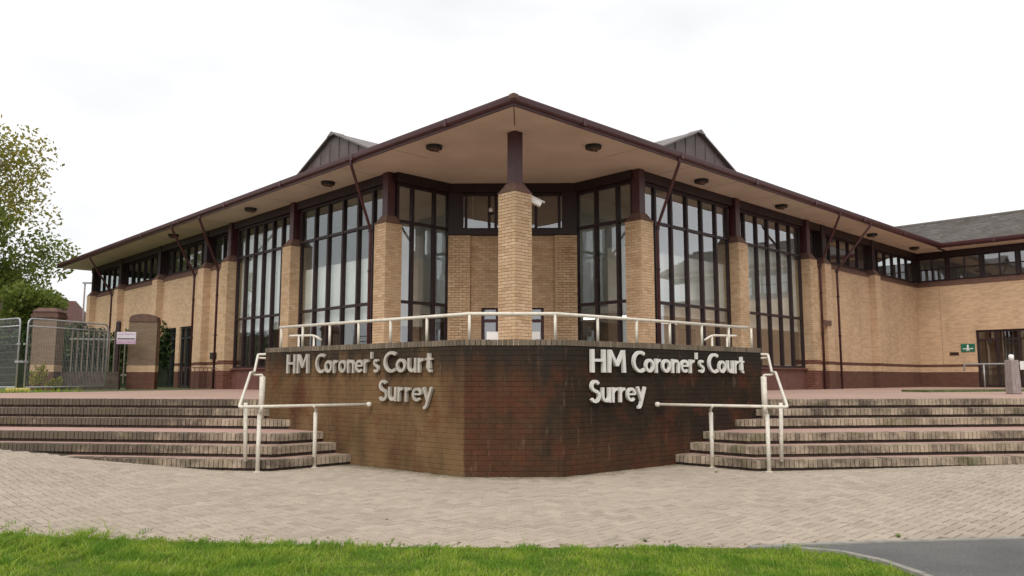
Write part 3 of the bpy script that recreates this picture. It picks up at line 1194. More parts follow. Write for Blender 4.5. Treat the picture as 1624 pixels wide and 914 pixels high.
def make_steps(sgn, label):
    st = empty('brick_steps', (sgn * 4.0, 13, 0), label=label, category='steps', group='brick steps either side of the sign wall')
    ox, oy = st.location.x, st.location.y
    for k in range(6):
        z1 = RISE * (k + 1)
        pts = step_line(k, sgn)
        off = offset_poly(pts, 0.055 * (-1 if sgn < 0 else 1))
        # solid under the treads, set back behind the nosing
        back = [Vector((off[2].x, 19.0)), Vector((sgn * 4.9, 19.0)), Vector((sgn * 4.75, 14.85))]
        pl = [off[0], off[1], off[2]] + back
        if k == 5:
            back = [Vector((off[2].x, 17.6)), Vector((sgn * 4.3, 17.6)), Vector((sgn * 4.1, 15.2))]
            pl = [off[0], off[1], off[2]] + back
        b = MB().prism([(p.x - ox, p.y - oy) for p in pl], RISE * k - 0.35 if k == 0 else RISE * k - 0.02, z1 - 0.014)
        s = b.build('step', M['step_mortar'], st)
        # tread slab
        t = MB()
        tin = offset_poly(pts, 0.20 * (-1 if sgn < 0 else 1))
        t.prism([(p.x - ox, p.y - oy) for p in [tin[0], tin[1], tin[2]] + back], z1 - 0.013, z1 - 0.004)
        t.build('tread', M['tread'], s)
        # brick-on-edge nosing
        uni = []
        for seg in (0, 1):
            a, c = pts[seg], pts[seg + 1]
            d = (c - a).normalized()
            nin = Vector((-d.y, d.x)) * (-1 if sgn < 0 else 1)
            L = (c - a).length
            n = int(L / 0.0762)
            for i in range(n):
                l = (i + .5) * L / n
                if seg == 1 and l < 0.03:
                    continue
                if seg == 0 and L - l < 0.03:
                    continue
                p = a + d * l
                uni.append(((p.length), p, d, nin))
        vis = [q for q in uni if abs(q[1].x) < 0.66 * q[1].y]
        vis.sort(key=lambda q: q[0])
        ids = set(id(q) for q in vis[:50])
        W2 = 0.0325
        nm = MB()
        nm.box(-W2, W2, 0, 0.205, -0.118, 0)
        key = 'nosing'
        if key not in BRICK_CACHE:
            BRICK_CACHE[key] = nm.mesh('brick', M['nosing'])
        rest_ = MB()
        for q in uni:
            _, p, d, nin = q
            j = (R() - .5) * 0.010
            zz = z1 + (R() - .5) * 0.004
            if id(q) in ids:
                o = link('brick', BRICK_CACHE[key], s)
                o.location = (p.x - ox + nin.x * j, p.y - oy + nin.y * j, zz)
                o.rotation_euler = (0, 0, math.atan2(-nin.x, nin.y))
            else:
                rest_.obox((p.x - ox, p.y - oy), d, nin, -W2, W2, j, 0.205 + j, zz - 0.118, zz)
        rest_.build('nosing_bricks', M['nosing'], s, kind='stuff')
    return st


make_steps(-1, 'wide brick steps left of the sign wall with pink treads')
make_steps(1, 'wide brick steps right of the sign wall with pink treads')

tl = step_line(5, -1)
tr = step_line(5, 1)
tin = [offset_poly(tl, -0.20), offset_poly(tr, 0.20)]
tp = [tin[0][1], inner[0] + Vector((.02, .25)), inner[1], inner[2], inner[3] + Vector((-.02, .25)), tin[1][1],
      Vector((21, 17.44)), Vector((60, 17.44)), Vector((60, 90)), Vector((-70, 90)), Vector((-70, 17.44)), Vector((-21, 17.44))]
MB().prism([tuple(p) for p in tp], 0.94, 0.998).build('terrace', M['terrace'], kind='structure')
MB().add([(-40, 20.6, 1.004), (-14.4, 20.9, 1.004), (-12.2, 24.5, 1.004), (-10.4, 30, 1.004), (-18, 44, 1.004), (-60, 80, 1.004), (-70, 40, 1.004)], [(0, 1, 2, 3, 4, 5, 6)]).build('verge', M['verge'], kind='structure')

# ------------------------------------------------------------------ handrails on the steps
def step_rail(sgn, label):
    t = empty('step_handrail', (sgn * 3.8, 12.0, 0), label=label, category='handrail', group='cream handrails on the steps')
    mx = (lambda p: (p[0], p[1], p[2])) if sgn < 0 else (lambda p: (0.04 - p[0], p[1], p[2]))
    q = lambda p: rel(t, mx(p))
    P = [(-2.28, 12.60, 0.985), (-4.05, 11.74, 0.975), (-4.62, 13.9, 1.50), (-4.70, 14.35, 1.51), (-4.97, 15.35, 1.86), (-4.62, 15.05, 1.86)]
    MB().tube([q(p) for p in soft(P, 0.05)], 0.0235, 10).build('rail', M['cream'], t, True)
    MB().lathe([(0.0, -.04), (.03, -.035), (.042, -.012), (.042, .012), (.03, .035), (0, .04)], *q(P[0])[:2], n=12).build('end_cap', M['cream'], t, True).location.z = P[0][2]
    for (x, y) in [(-3.118, 12.56), (-3.82, 11.97)]:
        z0 = 0.0
        po = MB().tube([q((x, y, z0 - .05)), q((x, y, 0.86))], 0.031, 10).build('rail_post', M['cream'], t, True)
        yr = 12.60 + (x + 2.28) * (12.60 - 11.74) / (4.05 - 2.28)
        MB().tube([q(p) for p in soft([(x, y, 0.85), (x, y, .895), (x + .06, (y + yr) / 2, .90), (x + .06, yr, .97)], .03)], 0.018, 8).build('bracket', M['cream'], po, True)
        MB().lathe([(.06, z0), (.06, z0 + .008), (.034, z0 + .012)], *q((x, y, 0))[:2], n=14).build('base_plate', M['cream'], po)
    po = MB().tube([q((-4.02, 12.0, RISE - .01)), q((-4.045, 12.0, 1.03))], 0.029, 10).build('rail_post', M['cream'], t, True)
    po = MB().tube([q((-4.50, 14.2, 0.66)), q((-4.50, 14.2, 1.43))], 0.052, 12).build('rail_post', M['cream'], t, True)
    MB().tube([q(p) for p in soft([(-4.50, 14.2, 1.40), (-4.5, 14.2, 1.46), (-4.66, 14.2, 1.46), (-4.67, 14.2, 1.50)], .03)], 0.018, 8).build('bracket', M['cream'], po, True)
    po = MB().tube([q((-4.66, 15.1, 0.99)), q((-4.66, 15.1, 1.78))], 0.034, 10).build('rail_post', M['cream'], t, True)
    MB().tube([q(p) for p in soft([(-4.66, 15.1, 1.77), (-4.7, 15.15, 1.78), (-4.9, 15.2, 1.79)], .03)], 0.018, 8).build('bracket', M['cream'], po, True)


step_rail(-1, 'cream tubular handrail climbing the left-hand steps beside the sign wall')
step_rail(1, 'cream tubular handrail climbing the right-hand steps beside the sign wall')

# short handrails on the terrace behind the sign wall
for (sgn, lab) in ((-1, 'short cream handrail with bent end behind left part of sign wall'), (1, 'short cream handrail with bent end behind right part of sign wall')):
    t = empty('terrace_handrail', (sgn * 4.6, 16.0, 1.0), label=lab, category='handrail', group='short handrails behind the sign wall')
    P = [(-4.62, 16.25, 2.27), (-4.40, 16.15, 2.27), (-4.05, 16.0, 2.27), (-3.88, 15.93, 2.17)]
    P = P if sgn < 0 else [(0.04 - p[0], p[1], p[2]) for p in P]
    MB().tube([rel(t, p) for p in soft(P, .08)], 0.024, 8).build('rail', M['cream'], t, True)
    for p in (P[1], P[2]):
        MB().tube([rel(t, (p[0], p[1], 1.0)), rel(t, (p[0], p[1], 2.265))], 0.022, 8).build('rail_post', M['cream'], t, True)

# ------------------------------------------------------------------ the court building
BU, BV, BROT = 12.40, 12.66, math.radians(44)
vA = Vector((-0.6947, 0.7193))
BO = uA * BU + vA * BV + Vector((-0.06, 0))
B = empty('court_building', (BO.x, BO.y, 0), BROT, label='buff brick court building with wide eaves and tall maroon-framed windows', category='building')


def w2(a, b, z):
    p = BO + uA * a + vA * b
    return (p.x, p.y, z)


ZT, ZB = 1.0, 5.72
SQ = 0.56
SOF = 7.22
HEAD = 6.95
TR_UP, TR_LO, SILL = 5.85, 3.55, 1.75
FACES4 = lambda a0, b0, da, db: [((a0, b0), (1, 0), (0, -1), da), ((a0 + da, b0), (0, 1), (1, 0), db), ((a0 + da, b0 + db), (-1, 0), (0, 1), da), ((a0, b0 + db), (0, -1), (-1, 0), db)]


def pier(a0, b0, parts=0, plinth=True, da=SQ, db=SQ, faces=(0, 1, 2, 3), post=True):
    ins = 0.011
    c = MB().box(a0 + ins, a0 + da - ins, b0 + ins, b0 + db - ins, ZT - .05, ZB - 0.002)
    p = c.build('pier', M['buff_mortar'], B)
    lists = {'buff': [], 'red': []}
    for fi in faces:
        o, d, nrm, L = FACES4(a0, b0, da, db)[fi]
        for br in lay(o, d, nrm, L, ZT, 63, phase=0.0 if fi % 2 == 0 else 0.1125):
            zc = br[1] - ZT
            red = plinth and (zc < 0.675 or 0.9 < zc < 1.05)
            lists['red' if red else 'buff'].append((fi, br))
    lists['buff'].sort(key=lambda q: (q[0] not in (0, 3), -q[1][1]))
    nobj = parts
    for key in ('buff', 'red'):
        mb = MB()
        for (fi, br) in lists[key]:
            o, d, nrm, L = FACES4(a0, b0, da, db)[fi]
            if key == 'buff' and nobj > 0 and fi in (0, 3):
                brick_objs(p, o, d, nrm, [br], M['buff'])
                nobj -= 1
            else:
                add_bricks(mb, o, d, nrm, [br])
        if mb.v:
            mb.build('brickwork' if key == 'buff' else 'plinth_brickwork', M[key], p, kind='stuff')
    ca, cb = a0 + da / 2, b0 + db / 2
    if post:
        k = MB()
        k.box(ca - da / 2 - .012, ca + da / 2 + .012, cb - db / 2 - .012, cb + db / 2 + .012, ZB, ZB + .03)
        k.frustum(ca, cb, da / 2 - .005, .15, ZB + .03, ZB + .25)
        k.build('pier_cap', M['cap'], p)
        q = MB().box(ca - .132, ca + .132, cb - .132, cb + .132, ZB + .2, SOF + .01)
        bevel(q.build('post', M['maroon'], p), .012)
    return p


pier(0, 0, parts=300, plinth=False)
RP = [4.83, 9.97, 14.97]
LP = [5.15, 10.53, 15.27]
for i, a in enumerate(RP):
    pier(a, 0, faces=(0, 3, 1) if i else (0, 1, 2, 3))
for i, b in enumerate(LP):
    pier(0, b, faces=(0, 3, 2) if i else (0, 1, 2, 3))

# solid wall panels with pilasters
A_END, B_END, WP = 26.68, 32.6, 0.35


def banded_wall(o, d, nrm, l0, l1, thick=0.3, openings=(), top=5.62, parent=B, pieces=None):
    """wall in bands: plinth, pale band, dark band, buff field; openings = (l0, l1, z0, z1)"""
    bands = [(ZT - .05, ZT + .675, 'red_wall'), (ZT + .675, ZT + .90, 'buff_wall'), (ZT + .90, ZT + 1.02, 'red_wall'), (ZT + 1.02, top, 'buff_wall')]
    for (z0, z1, mk) in bands:
        mb = MB()
        cuts = sorted({l0, l1, *[v for op in openings for v in op[:2]]})
        for i in range(len(cuts) - 1):
            c0, c1 = cuts[i], cuts[i + 1]
            ops = [op for op in openings if op[0] <= (c0 + c1) / 2 <= op[1]]
            segs = [(z0, z1)]
            for op in ops:
                new = []
                for (s0, s1) in segs:
                    if op[3] <= s0 or op[2] >= s1:
                        new.append((s0, s1))
                    else:
                        if op[2] > s0:
                            new.append((s0, op[2]))
                        if op[3] < s1:
                            new.append((op[3], s1))
                segs = new
            for (s0, s1) in segs:
                mb.obox(o, d, nrm, c0, c1, -thick, 0, s0, s1)
        if mb.v:
            mb.build('wall', M[mk], parent)


def sill_slope(o, d, nrm, l0, l1, z0=5.62, z1=5.90, back=0.16, parent=B):
    p = lambda l, m, z: (o[0] + d[0] * l + nrm[0] * m, o[1] + d[1] * l + nrm[1] * m, z)
    b = MB()
    prof = [(0.03, z0), (0.03, z0 + .05), (-back, z1), (-.29, z1), (-.29, z0)]
    n = len(prof)
    vs_ = [p(l0, m, z) for m, z in prof] + [p(l1, m, z) for m, z in prof]
    fs_ = [tuple(range(n)), tuple(range(n, 2 * n))[::-1]] + [(i, n + i, n + (i + 1) % n, (i + 1) % n) for i in range(n)]
    b.add(vs_, fs_)
    return b.build('sill', M['sill'], parent)


def window(o, d, nrm, l0, l1, z0, z1, mull, trans, fw=0.08, mw=0.085, depth=0.11, parent=B, m='maroon_dark', name='window'):
    """window: frame mesh with mullions, transoms and panes as sub-parts; nrm outward, glass on the line o-d"""
    f = MB()
    for (a, c, y, w) in ((l0, l1, z0, z0 + fw), (l0, l1, z1 - fw, z1)):
        f.obox(o, d, nrm, a, c, -depth / 2, depth / 2, y, w)
    for a in (l0, l1 - fw):
        f.obox(o, d, nrm, a, a + fw, -depth / 2 + .002, depth / 2 - .002, z0 + fw, z1 - fw)
    fr = f.build(name, M[m], parent)
    for x in mull:
        MB().obox(o, d, nrm, x - mw / 2, x + mw / 2, -depth / 2 - .01, depth / 2 + .012, z0 + fw, z1 - fw).build('mullion', M[m], fr)
    for z in trans:
        MB().obox(o, d, nrm, l0 + fw, l1 - fw, -depth / 2 + .004, depth / 2 - .004, z - mw / 2, z + mw / 2).build('transom', M[m], fr)
    xs = [l0 + fw * .5] + list(mull) + [l1 - fw * .5]
    zs = [z0 + fw * .5] + list(trans) + [z1 - fw * .5]
    for i in range(len(xs) - 1):
        for j in range(len(zs) - 1):
            # every pane sits a hair differently in its frame, so reflections break from pane to pane
            t1, t2 = (R() - .5) * 0.006, (R() - .5) * 0.006
            b = MB()
            c = []
            for (l, z, m_) in ((xs[i] + .012, zs[j] + .012, -t1 - t2), (xs[i + 1] - .012, zs[j] + .012, t1 - t2), (xs[i + 1] - .012, zs[j + 1] - .012, t1 + t2), (xs[i] + .012, zs[j + 1] - .012, -t1 + t2)):
                c.append((l, z, m_))
            vs_ = [(o[0] + d[0] * l + nrm[0] * (m_ + .004), o[1] + d[1] * l + nrm[1] * (m_ + .004), z) for l, z, m_ in c]
            vs_ += [(o[0] + d[0] * l + nrm[0] * (m_ - .004), o[1] + d[1] * l + nrm[1] * (m_ - .004), z) for l, z, m_ in c]
            b.add(vs_, [(0, 1, 2, 3), (7, 6, 5, 4), (0, 4, 5, 1), (1, 5, 6, 2), (2, 6, 7, 3), (3, 7, 4, 0)])
            b.build('pane', M['glass'], fr)
    return fr


def lin(a, b, n):
    return [a + (b - a) * i / n for i in range(1, n)]


# right facade: o=(0,b), d=(1,0), nrm=(0,-1); left facade: o=(a,0), d=(0,1), nrm=(-1,0)
GL = 0.40
RD, RN = (1, 0), (0, -1)
LD, LN = (0, 1), (-1, 0)
R_MULL = [[5.98, 6.79, 7.60, 8.41, 9.22], [10.98, 11.80, 12.57, 13.36, 14.17]]
L_MULL = [[6.32, 7.10, 7.94, 8.80, 9.60], [11.79, 12.47, 13.18, 13.87, 14.55]]
for i in range(2):
    l0, l1 = RP[i] + SQ - .01, RP[i + 1] + .01
    window((0, GL), RD, RN, l0, l1, SILL, HEAD, R_MULL[i], [TR_LO, TR_UP])
    MB().obox((0, GL - .02), RD, RN, l0, l1, -.2, .05, ZT - .02, SILL - .04).build('dado', M['dado'], B)
    MB().obox((0, GL - .02), RD, RN, l0, l1, -.1, .14, SILL - .04, SILL + .005).build('sill', M['dado'], B)
    l0, l1 = LP[i] + SQ - .01, LP[i + 1] + .01
    window((GL, 0), LD, LN, l0, l1, SILL, HEAD, L_MULL[i], [TR_LO, TR_UP])
    MB().obox((GL - .02, 0), LD, LN, l0, l1, -.2, .05, ZT - .02, SILL - .04).build('dado', M['dado'], B)
    MB().obox((GL - .02, 0), LD, LN, l0, l1, -.1, .14, SILL - .04, SILL + .005).build('sill', M['dado'], B)

# recess glazing beside the entrance
CH0, CH1 = (2.38, 5.30), (5.10, 2.58)
window((0, 5.30), RD, RN, .44, 2.38, ZT + .05, HEAD, [1.0, 1.80], [TR_LO, TR_UP])
window((5.10, 0), LD, LN, .44, 2.58, ZT + .05, HEAD, [1.0, 1.80], [TR_LO, TR_UP])
MB().box(.44, 2.36, 5.2, 5.4, ZT - .02, ZT + .05).build('threshold', M['dado'], B)
MB().box(5.0, 5.2, .44, 2.56, ZT - .02, ZT + .05).build('threshold', M['dado'], B)

# chamfered brick entrance wall
cd = Vector((CH1[0] - CH0[0], CH1[1] - CH0[1]))
CL = cd.length
cd.normalize()
cn = Vector((-1, -1)).normalized()
DO0, DO1, DOZ = CL / 2 - .93, CL / 2 + .93, 3.53
ew = MB()
for (l0, l1, z0, z1) in ((0, DO0, ZT, 5.66), (DO1, CL, ZT, 5.66), (DO0, DO1, DOZ, 5.66)):
    ew.obox(CH0, cd, cn, l0, l1, -.32, -.011, z0, z1)
EW = ew.build('entrance_wall', M['buff_mortar'], B)
ebm = MB()
nlow = int((DOZ - ZT) / .075)
add_bricks(ebm, CH0, cd, cn, lay(CH0, cd, cn, DO0, ZT, nlow))
add_bricks(ebm, tuple(Vector(CH0) + cd * DO1), cd, cn, lay(CH0, cd, cn, CL - DO1, ZT, nlow))
add_bricks(ebm, CH0, cd, cn, lay(CH0, cd, cn, CL, ZT + nlow * .075, 62 - nlow))
for (l0, l1) in ((0.0, .66), (CL - .66, CL)):       # shallow pilasters at both ends
    add_bricks(ebm, tuple(Vector(CH0) + cd * l0 + cn * .11), cd, cn, lay(CH0, cd, cn, l1 - l0, ZT, 62, phase=.1125))
    for (lx, sg) in ((l0, -1), (l1, 1)):
        add_bricks(ebm, tuple(Vector(CH0) + cd * lx + cn * (.11 if sg > 0 else 0)), tuple(-cn if sg > 0 else cn), tuple(cd * sg), lay(CH0, cd, cn, .11, ZT, 62))
ebm.build('brickwork', M['buff'], EW, kind='stuff')
window(CH0, cd, cn, .06, CL - .06, 5.80, HEAD, [.52, 1.22, 1.42, CL - 1.42, CL - 1.22, CL - .52], [])
MB().obox(CH0, cd, cn, 0, CL, -.2, .16, 5.66, 5.81).build('lintel', M['maroon_dark'], B)
for (l0, l1) in ((0.0, .44), (CL - .44, CL)):
    MB().obox(CH0, cd, cn, l0, l1, .03, .14, 5.81, HEAD).build('post', M['maroon_dark'], B)
# door: two leaves in a maroon frame
dr_ = window(tuple(Vector(CH0) - cn * .16), cd, cn, DO0, DO1, ZT + .02, DOZ, [CL / 2 - .46, CL / 2, CL / 2 + .46], [ZT + 2.1], fw=.09, mw=.09, m='maroon', name='door')
MB().obox(CH0, cd, cn, CL / 2 - .14, CL / 2 - .11, -.05, -.02, ZT + .9, ZT + 1.5).build('door_handle', M['grey_metal'], dr_)
MB().obox(CH0, cd, cn, CL / 2 + .11, CL / 2 + .14, -.05, -.02, ZT + .9, ZT + 1.5).build('door_handle', M['grey_metal'], dr_)

# beams under the soffit
def beam(o, d, nrm, l0, l1, n0=-.22, n1=.17, z0=HEAD, z1=SOF + .01):
    return MB().obox(o, d, nrm, l0, l1, n0, n1, z0, z1).build('beam', M['maroon_dark'], B)


beam((0, GL), RD, RN, 5.1, A_END + .3)
beam((GL, 0), LD, LN, 5.4, B_END)
beam((0, 5.30), RD, RN, .38, 2.44, z0=HEAD + .002)
beam((5.10, 0), LD, LN, .38, 2.64, z0=HEAD + .002)
beam(CH0, cd, cn, 0, CL, z0=HEAD + .004)

# solid panels
banded_wall((0, WP), RD, RN, RP[2] + SQ - .03, A_END + .3)
banded_wall((WP, 0), LD, LN, LP[2] + SQ - .03, B_END, openings=[(19.25, 20.45, ZT, 3.52), (20.85, 22.2, ZT, 3.52), (30.3, 31.6, 1.7, 3.48)])
sill_slope((0, WP), RD, RN, RP[2] + SQ - .02, A_END + .25)
sill_slope((WP, 0), LD, LN, LP[2] + SQ - .02, B_END)
RPIL = [16.35, 21.10]
LPIL = [17.55, 22.50, 27.62, 31.95]
for a in RPIL:
    for (z0, z1, mk) in [(ZT - .05, ZT + .675, 'red_wall'), (ZT + .675, ZT + .90, 'buff_wall'), (ZT + .90, ZT + 1.02, 'red_wall'), (ZT + 1.02, ZB - .02, 'buff_wall')]:
        MB().box(a, a + SQ, 0.08, WP, z0, z1).build('pilaster', M[mk], B)
    MB().box(a + .13, a + .43, .2, .46, ZB + .1, SOF + .005).build('post', M['maroon_dark'], B)
    k = MB()
    k.add([(a - .01, .07, ZB - .02), (a + SQ + .01, .07, ZB - .02), (a + SQ + .01, .5, ZB - .02), (a - .01, .5, ZB - .02), (a + .1, .2, ZB + .22), (a + SQ - .1, .2, ZB + .22), (a + SQ - .1, .5, ZB + .22), (a + .1, .5, ZB + .22)],
          [(0, 3, 2, 1), (4, 5, 6, 7), (0, 1, 5, 4), (1, 2, 6, 5), (2, 3, 7, 6), (3, 0, 4, 7)])
    k.build('pier_cap', M['cap'], B)
for b in LPIL:
    for (z0, z1, mk) in [(ZT - .05, ZT + .675, 'red_wall'), (ZT + .675, ZT + .90, 'buff_wall'), (ZT + .90, ZT + 1.02, 'red_wall'), (ZT + 1.02, ZB - .02, 'buff_wall')]:
        MB().box(0.05, WP, b, b + SQ, z0, z1).build('pilaster', M[mk], B)
    MB().box(.2, .46, b + .13, b + .43, ZB + .1, SOF + .005).build('post', M['maroon_dark'], B)
    k = MB()
    k.add([(.04, b - .01, ZB - .02), (.5, b - .01, ZB - .02), (.5, b + SQ + .01, ZB - .02), (.04, b + SQ + .01, ZB - .02), (.2, b + .1, ZB + .22), (.5, b + .1, ZB + .22), (.5, b + SQ - .1, ZB + .22), (.2, b + SQ - .1, ZB + .22)],
          [(0, 3, 2, 1), (4, 5, 6, 7), (0, 1, 5, 4), (1, 2, 6, 5), (2, 3, 7, 6), (3, 0, 4, 7)])
    k.build('pier_cap', M['cap'], B)
# clerestory strips
redges = [RP[2] + .42] + [v for a in RPIL for v in (a + .13, a + .43)] + [A_END + .1]
for i in range(0, len(redges), 2):
    l0, l1 = redges[i], redges[i + 1]
    window((0, .50), RD, RN, l0, l1, 5.88, HEAD, lin(l0, l1, max(2, round((l1 - l0) / .82))), [], fw=.05, mw=.05)
ledges = [LP[2] + .42] + [v for b in LPIL for v in (b + .13, b + .43)]
ledges = ledges[:-1]
for i in range(0, len(ledges) - 1, 2):
    l0, l1 = ledges[i], ledges[i + 1]
    window((.50, 0), LD, LN, l0, l1, 5.88, HEAD, lin(l0, l1, max(2, round((l1 - l0) / .82))), [], fw=.05, mw=.05)
# far end wall of the left range
banded_wall((0, B_END), (1, 0), (0, 1), .36, 9.0, thick=.3)
window((0, B_END - .1), (1, 0), (0, 1), .55, 4.5, 5.72, HEAD, [1.4, 2.4, 3.4], [], fw=.05, mw=.05)
MB().box(.37, 9, B_END - .3, B_END, HEAD, SOF).build('beam', M['maroon_dark'], B)
# doors and window in the left panel
window((WP + .12, 0), LD, LN, 19.25, 20.45, ZT + .02, 3.52, [19.85], [ZT + 2.05], m='dark', name='door')
window((WP + .12, 0), LD, LN, 20.85, 22.2, ZT + .02, 3.52, [21.5], [ZT + 2.05], m='dark', name='door')
window((WP + .12, 0), LD, LN, 30.3, 31.6, 1.70, 3.48, [30.95], [], m='dark')

# soffit and ceiling
EV = -1.06
MB().prism([(EV, EV), (A_END + .5, EV), (A_END + .5, 9.0), (9.0, 9.0), (9.0, B_END + 1.1), (EV, B_END + 1.1)], SOF, SOF + .05).build('soffit', M['soffit'], B)
for k in range(1, 12):                              # board joints across the eaves
    MB().box(EV + .02, .17, k * 2.44 + 1.0, k * 2.44 + 1.012, SOF - .004, SOF + .01).build('soffit_joint', M['soffit_joint'], B)
    if k < 11:
        MB().box(k * 2.44 + 1.0, k * 2.44 + 1.012, EV + .02, .17, SOF - .004, SOF + .01).build('soffit_joint', M['soffit_joint'], B)
sj = MB().obox((EV, EV), Vector((1, 1)).normalized(), Vector((-1, 1)).normalized(), 0.05, 1.35, -.007, .007, SOF - .012, SOF + .01).build('soffit_joint', M['maroon_dark'], B)

# gutters: half-round profile with fascia
def gutter(o, d, nrm, l0, l1, parent=B):
    prof = [(-.02, 0.0), (-.02, .20), (.0, .215), (.005, .20), (.10, .20), (.115, .205), (.118, .17), (.105, .085), (.075, .05), (.03, .035), (.02, -.012), (-.02, -.012)]
    p = lambda l, m, z: (o[0] + d[0] * l + nrm[0] * m, o[1] + d[1] * l + nrm[1] * m, SOF + z)
    n = len(prof)
    b = MB()
    # mitre: the ends follow the profile so two runs meet at the corner
    vs_ = [p(l0[0] + l0[1] * m, m, z) for m, z in prof] + [p(l1[0] + l1[1] * m, m, z) for m, z in prof]
    fs_ = [tuple(range(n)), tuple(range(n, 2 * n))[::-1]] + [(i, n + i, n + (i + 1) % n, (i + 1) % n) for i in range(n)]
    b.add(vs_, fs_)
    g = b.build('gutter', M['maroon'], parent)
    # joints every three metres
    x = l0[0] + 2.2
    while x < l1[0] - .6:
        MB().obox(o, d, nrm, x - .05, x + .05, .028, .124, SOF + .03, SOF + .204).build('gutter_joint', M['maroon'], g)
        x += 4.0
    return g


gutter((0, EV), RD, RN, (EV, -1), (25.62, -1))
gutter((EV, 0), LD, LN, (EV, -1), (B_END + 1.1, 0))
bevel(MB().box(EV - .135, EV + .02, EV - .135, EV + .02, SOF + .10, SOF + .222).build('gutter_corner', M['cap'], B), .02)

# hipped roof, 17 degrees, over both ranges
S = 0.31
zr = lambda dist: SOF + .18 + S * dist
rb = MB()
D = 6.5
a0 = EV - .03
rb.add([(a0, a0, zr(0)), (40, a0, zr(0)), (40, a0 + D, zr(D)), (a0 + D, a0 + D, zr(D)), (a0 + D, B_END + 1.0, zr(D)), (a0, B_END + 1.0, zr(0)), (40, a0 + 2 * D, zr(0)), (a0 + 2 * D, a0 + 2 * D, zr(0)), (a0 + 2 * D, B_END + 1.0, zr(0))],
       [(0, 1, 2, 3), (0, 3, 4, 5), (3, 2, 6, 7), (3, 7, 8, 4), (5, 4, 8)])
rb.build('roof', M['slate'], B)

# seamed-metal gables standing on the roof slopes
def gable(along_b, c, apex, setback=1.0):
    sl_ = 0.45
    zb = zr(setback - EV) - 0.1
    hw = (apex - zb) / sl_
    L = 4.2
    P = (lambda t, n, z: (n, t, z)) if along_b else (lambda t, n, z: (t, n, z))
    f = MB()
    f.add([P(c - hw, setback, zb), P(c + hw, setback, zb), P(c, setback, apex), P(c - hw, setback + L, zb), P(c + hw, setback + L, zb), P(c, setback + L, apex)],
          [(0, 1, 2), (3, 5, 4), (0, 3, 4, 1)])
    g = f.build('gable', M['seam_metal'], B)
    rf = MB()
    ov = .12
    for sgn in (-1, 1):
        a = [P(c, setback - ov, apex + .05), P(c + sgn * hw, setback - ov, zb + .05), P(c + sgn * hw, setback + L, zb + .05), P(c, setback + L, apex + .05)]
        lo = [(q[0], q[1], q[2] - .05) for q in a]
        rf.add(a + lo, [(0, 1, 2, 3), (7, 6, 5, 4), (0, 4, 5, 1), (1, 5, 6, 2), (2, 6, 7, 3), (3, 7, 4, 0)])
    rf.build('gable_roof', M['seam_light'], g)
    t = -hw + .25
    while t < hw - .2:
        zt = apex - sl_ * abs(t) - .02
        m = MB()
        q0, q1 = P(c + t - .016, setback - .022, zb), P(c + t + .016, setback, zt)
        m.box(min(q0[0], q1[0]), max(q0[0], q1[0]), min(q0[1], q1[1]), max(q0[1], q1[1]), zb, zt)
        m.build('seam', M['seam_metal'], g)
        t += .58
    # apex cap
    m = MB().add([P(c - .25, setback - .14, apex - .07), P(c, setback - .14, apex + .075), P(c + .25, setback - .14, apex - .07), P(c - .25, setback + .3, apex - .05), P(c, setback + .3, apex + .08), P(c + .25, setback + .3, apex - .05)],
                 [(0, 1, 2), (0, 3, 4, 1), (1, 4, 5, 2), (3, 5, 4)])
    m.build('ridge_cap', M['seam_light'], g)


gable(True, 9.68, 9.50)
gable(False, 9.38, 9.43)

# downpipes: from the gutter slantwise back to the wall, then down
def pipe(top, knee, zk, zbot, clips):
    pts = [(top[0], top[1], SOF + .10), (top[0], top[1], SOF - .06), (knee[0], knee[1], zk), (knee[0], knee[1], zbot)]
    o = MB().tube(soft(pts, .10), .043, 10).build('downpipe', M['maroon'], B, True)
    for z in clips:
        MB().lathe([(.058, z - .025), (.058, z + .025)], knee[0], knee[1], n=12).build('pipe_clip', M['maroon_dark'], o)
    MB().lathe([(.06, zk - .09), (.06, zk + .01)], knee[0], knee[1], n=12).build('pipe_collar', M['maroon_dark'], o)


pipe((5.1, -1.10), (5.50, -.06), 5.60, ZT, (3.0, 4.4, 1.6))
pipe((15.1, -1.10), (15.62, -.06), 5.50, ZT, (4.5, 3.0, 1.7))
pipe((17.8, -1.10), (17.25, .02), 5.50, ZT, (4.5, 3.0, 1.5))
pipe((-1.10, 5.25), (-.06, 5.82), 5.60, ZT, (3.0, 4.4, 1.6))
pipe((-1.10, 15.35), (-.02, 16.05), 5.50, ZT, (4.5, 3.0, 1.7))
pipe((-1.10, 17.95), (.02, 18.35), 5.50, ZT, (4.5, 3.0, 1.7))
pipe((-1.10, 28.25), (.02, 28.40), 5.50, ZT, (4.5, 3.0))

# interior: partitions, blinds, lower ceiling, doors and lamps
MB().box(3.6, 3.7, 5.6, B_END - .4, ZT + .01, SOF).build('inner_wall', M['inner_wall'], B)
MB().box(5.5, A_END, 3.6, 3.7, ZT + .01, SOF).build('inner_wall', M['inner_wall'], B)
MB().obox((3.5, 5.72), (.7071, -.7071), (.7071, .7071), 0, 3.05, 0, .1, ZT + .01, SOF).build('inner_wall', M['inner_dim'], B)  # dark wall added behind the entrance to dim its door panes
MB().box(1.0, 3.55, 5.75, 15.6, 3.30, 3.50).build('lower_ceiling', M['inner_wall'], B)
MB().box(5.55, 15.2, 1.0, 3.55, 3.30, 3.50).build('lower_ceiling', M['inner_wall'], B)
for (b0, b1) in ((6.1, 7.3), (8.2, 9.1), (11.5, 12.2), (13.0, 14.1)):
    MB().box(3.5, 3.58, b0, b1, ZT + .02, 3.2).build('inner_door', M['inner_dim'], B)
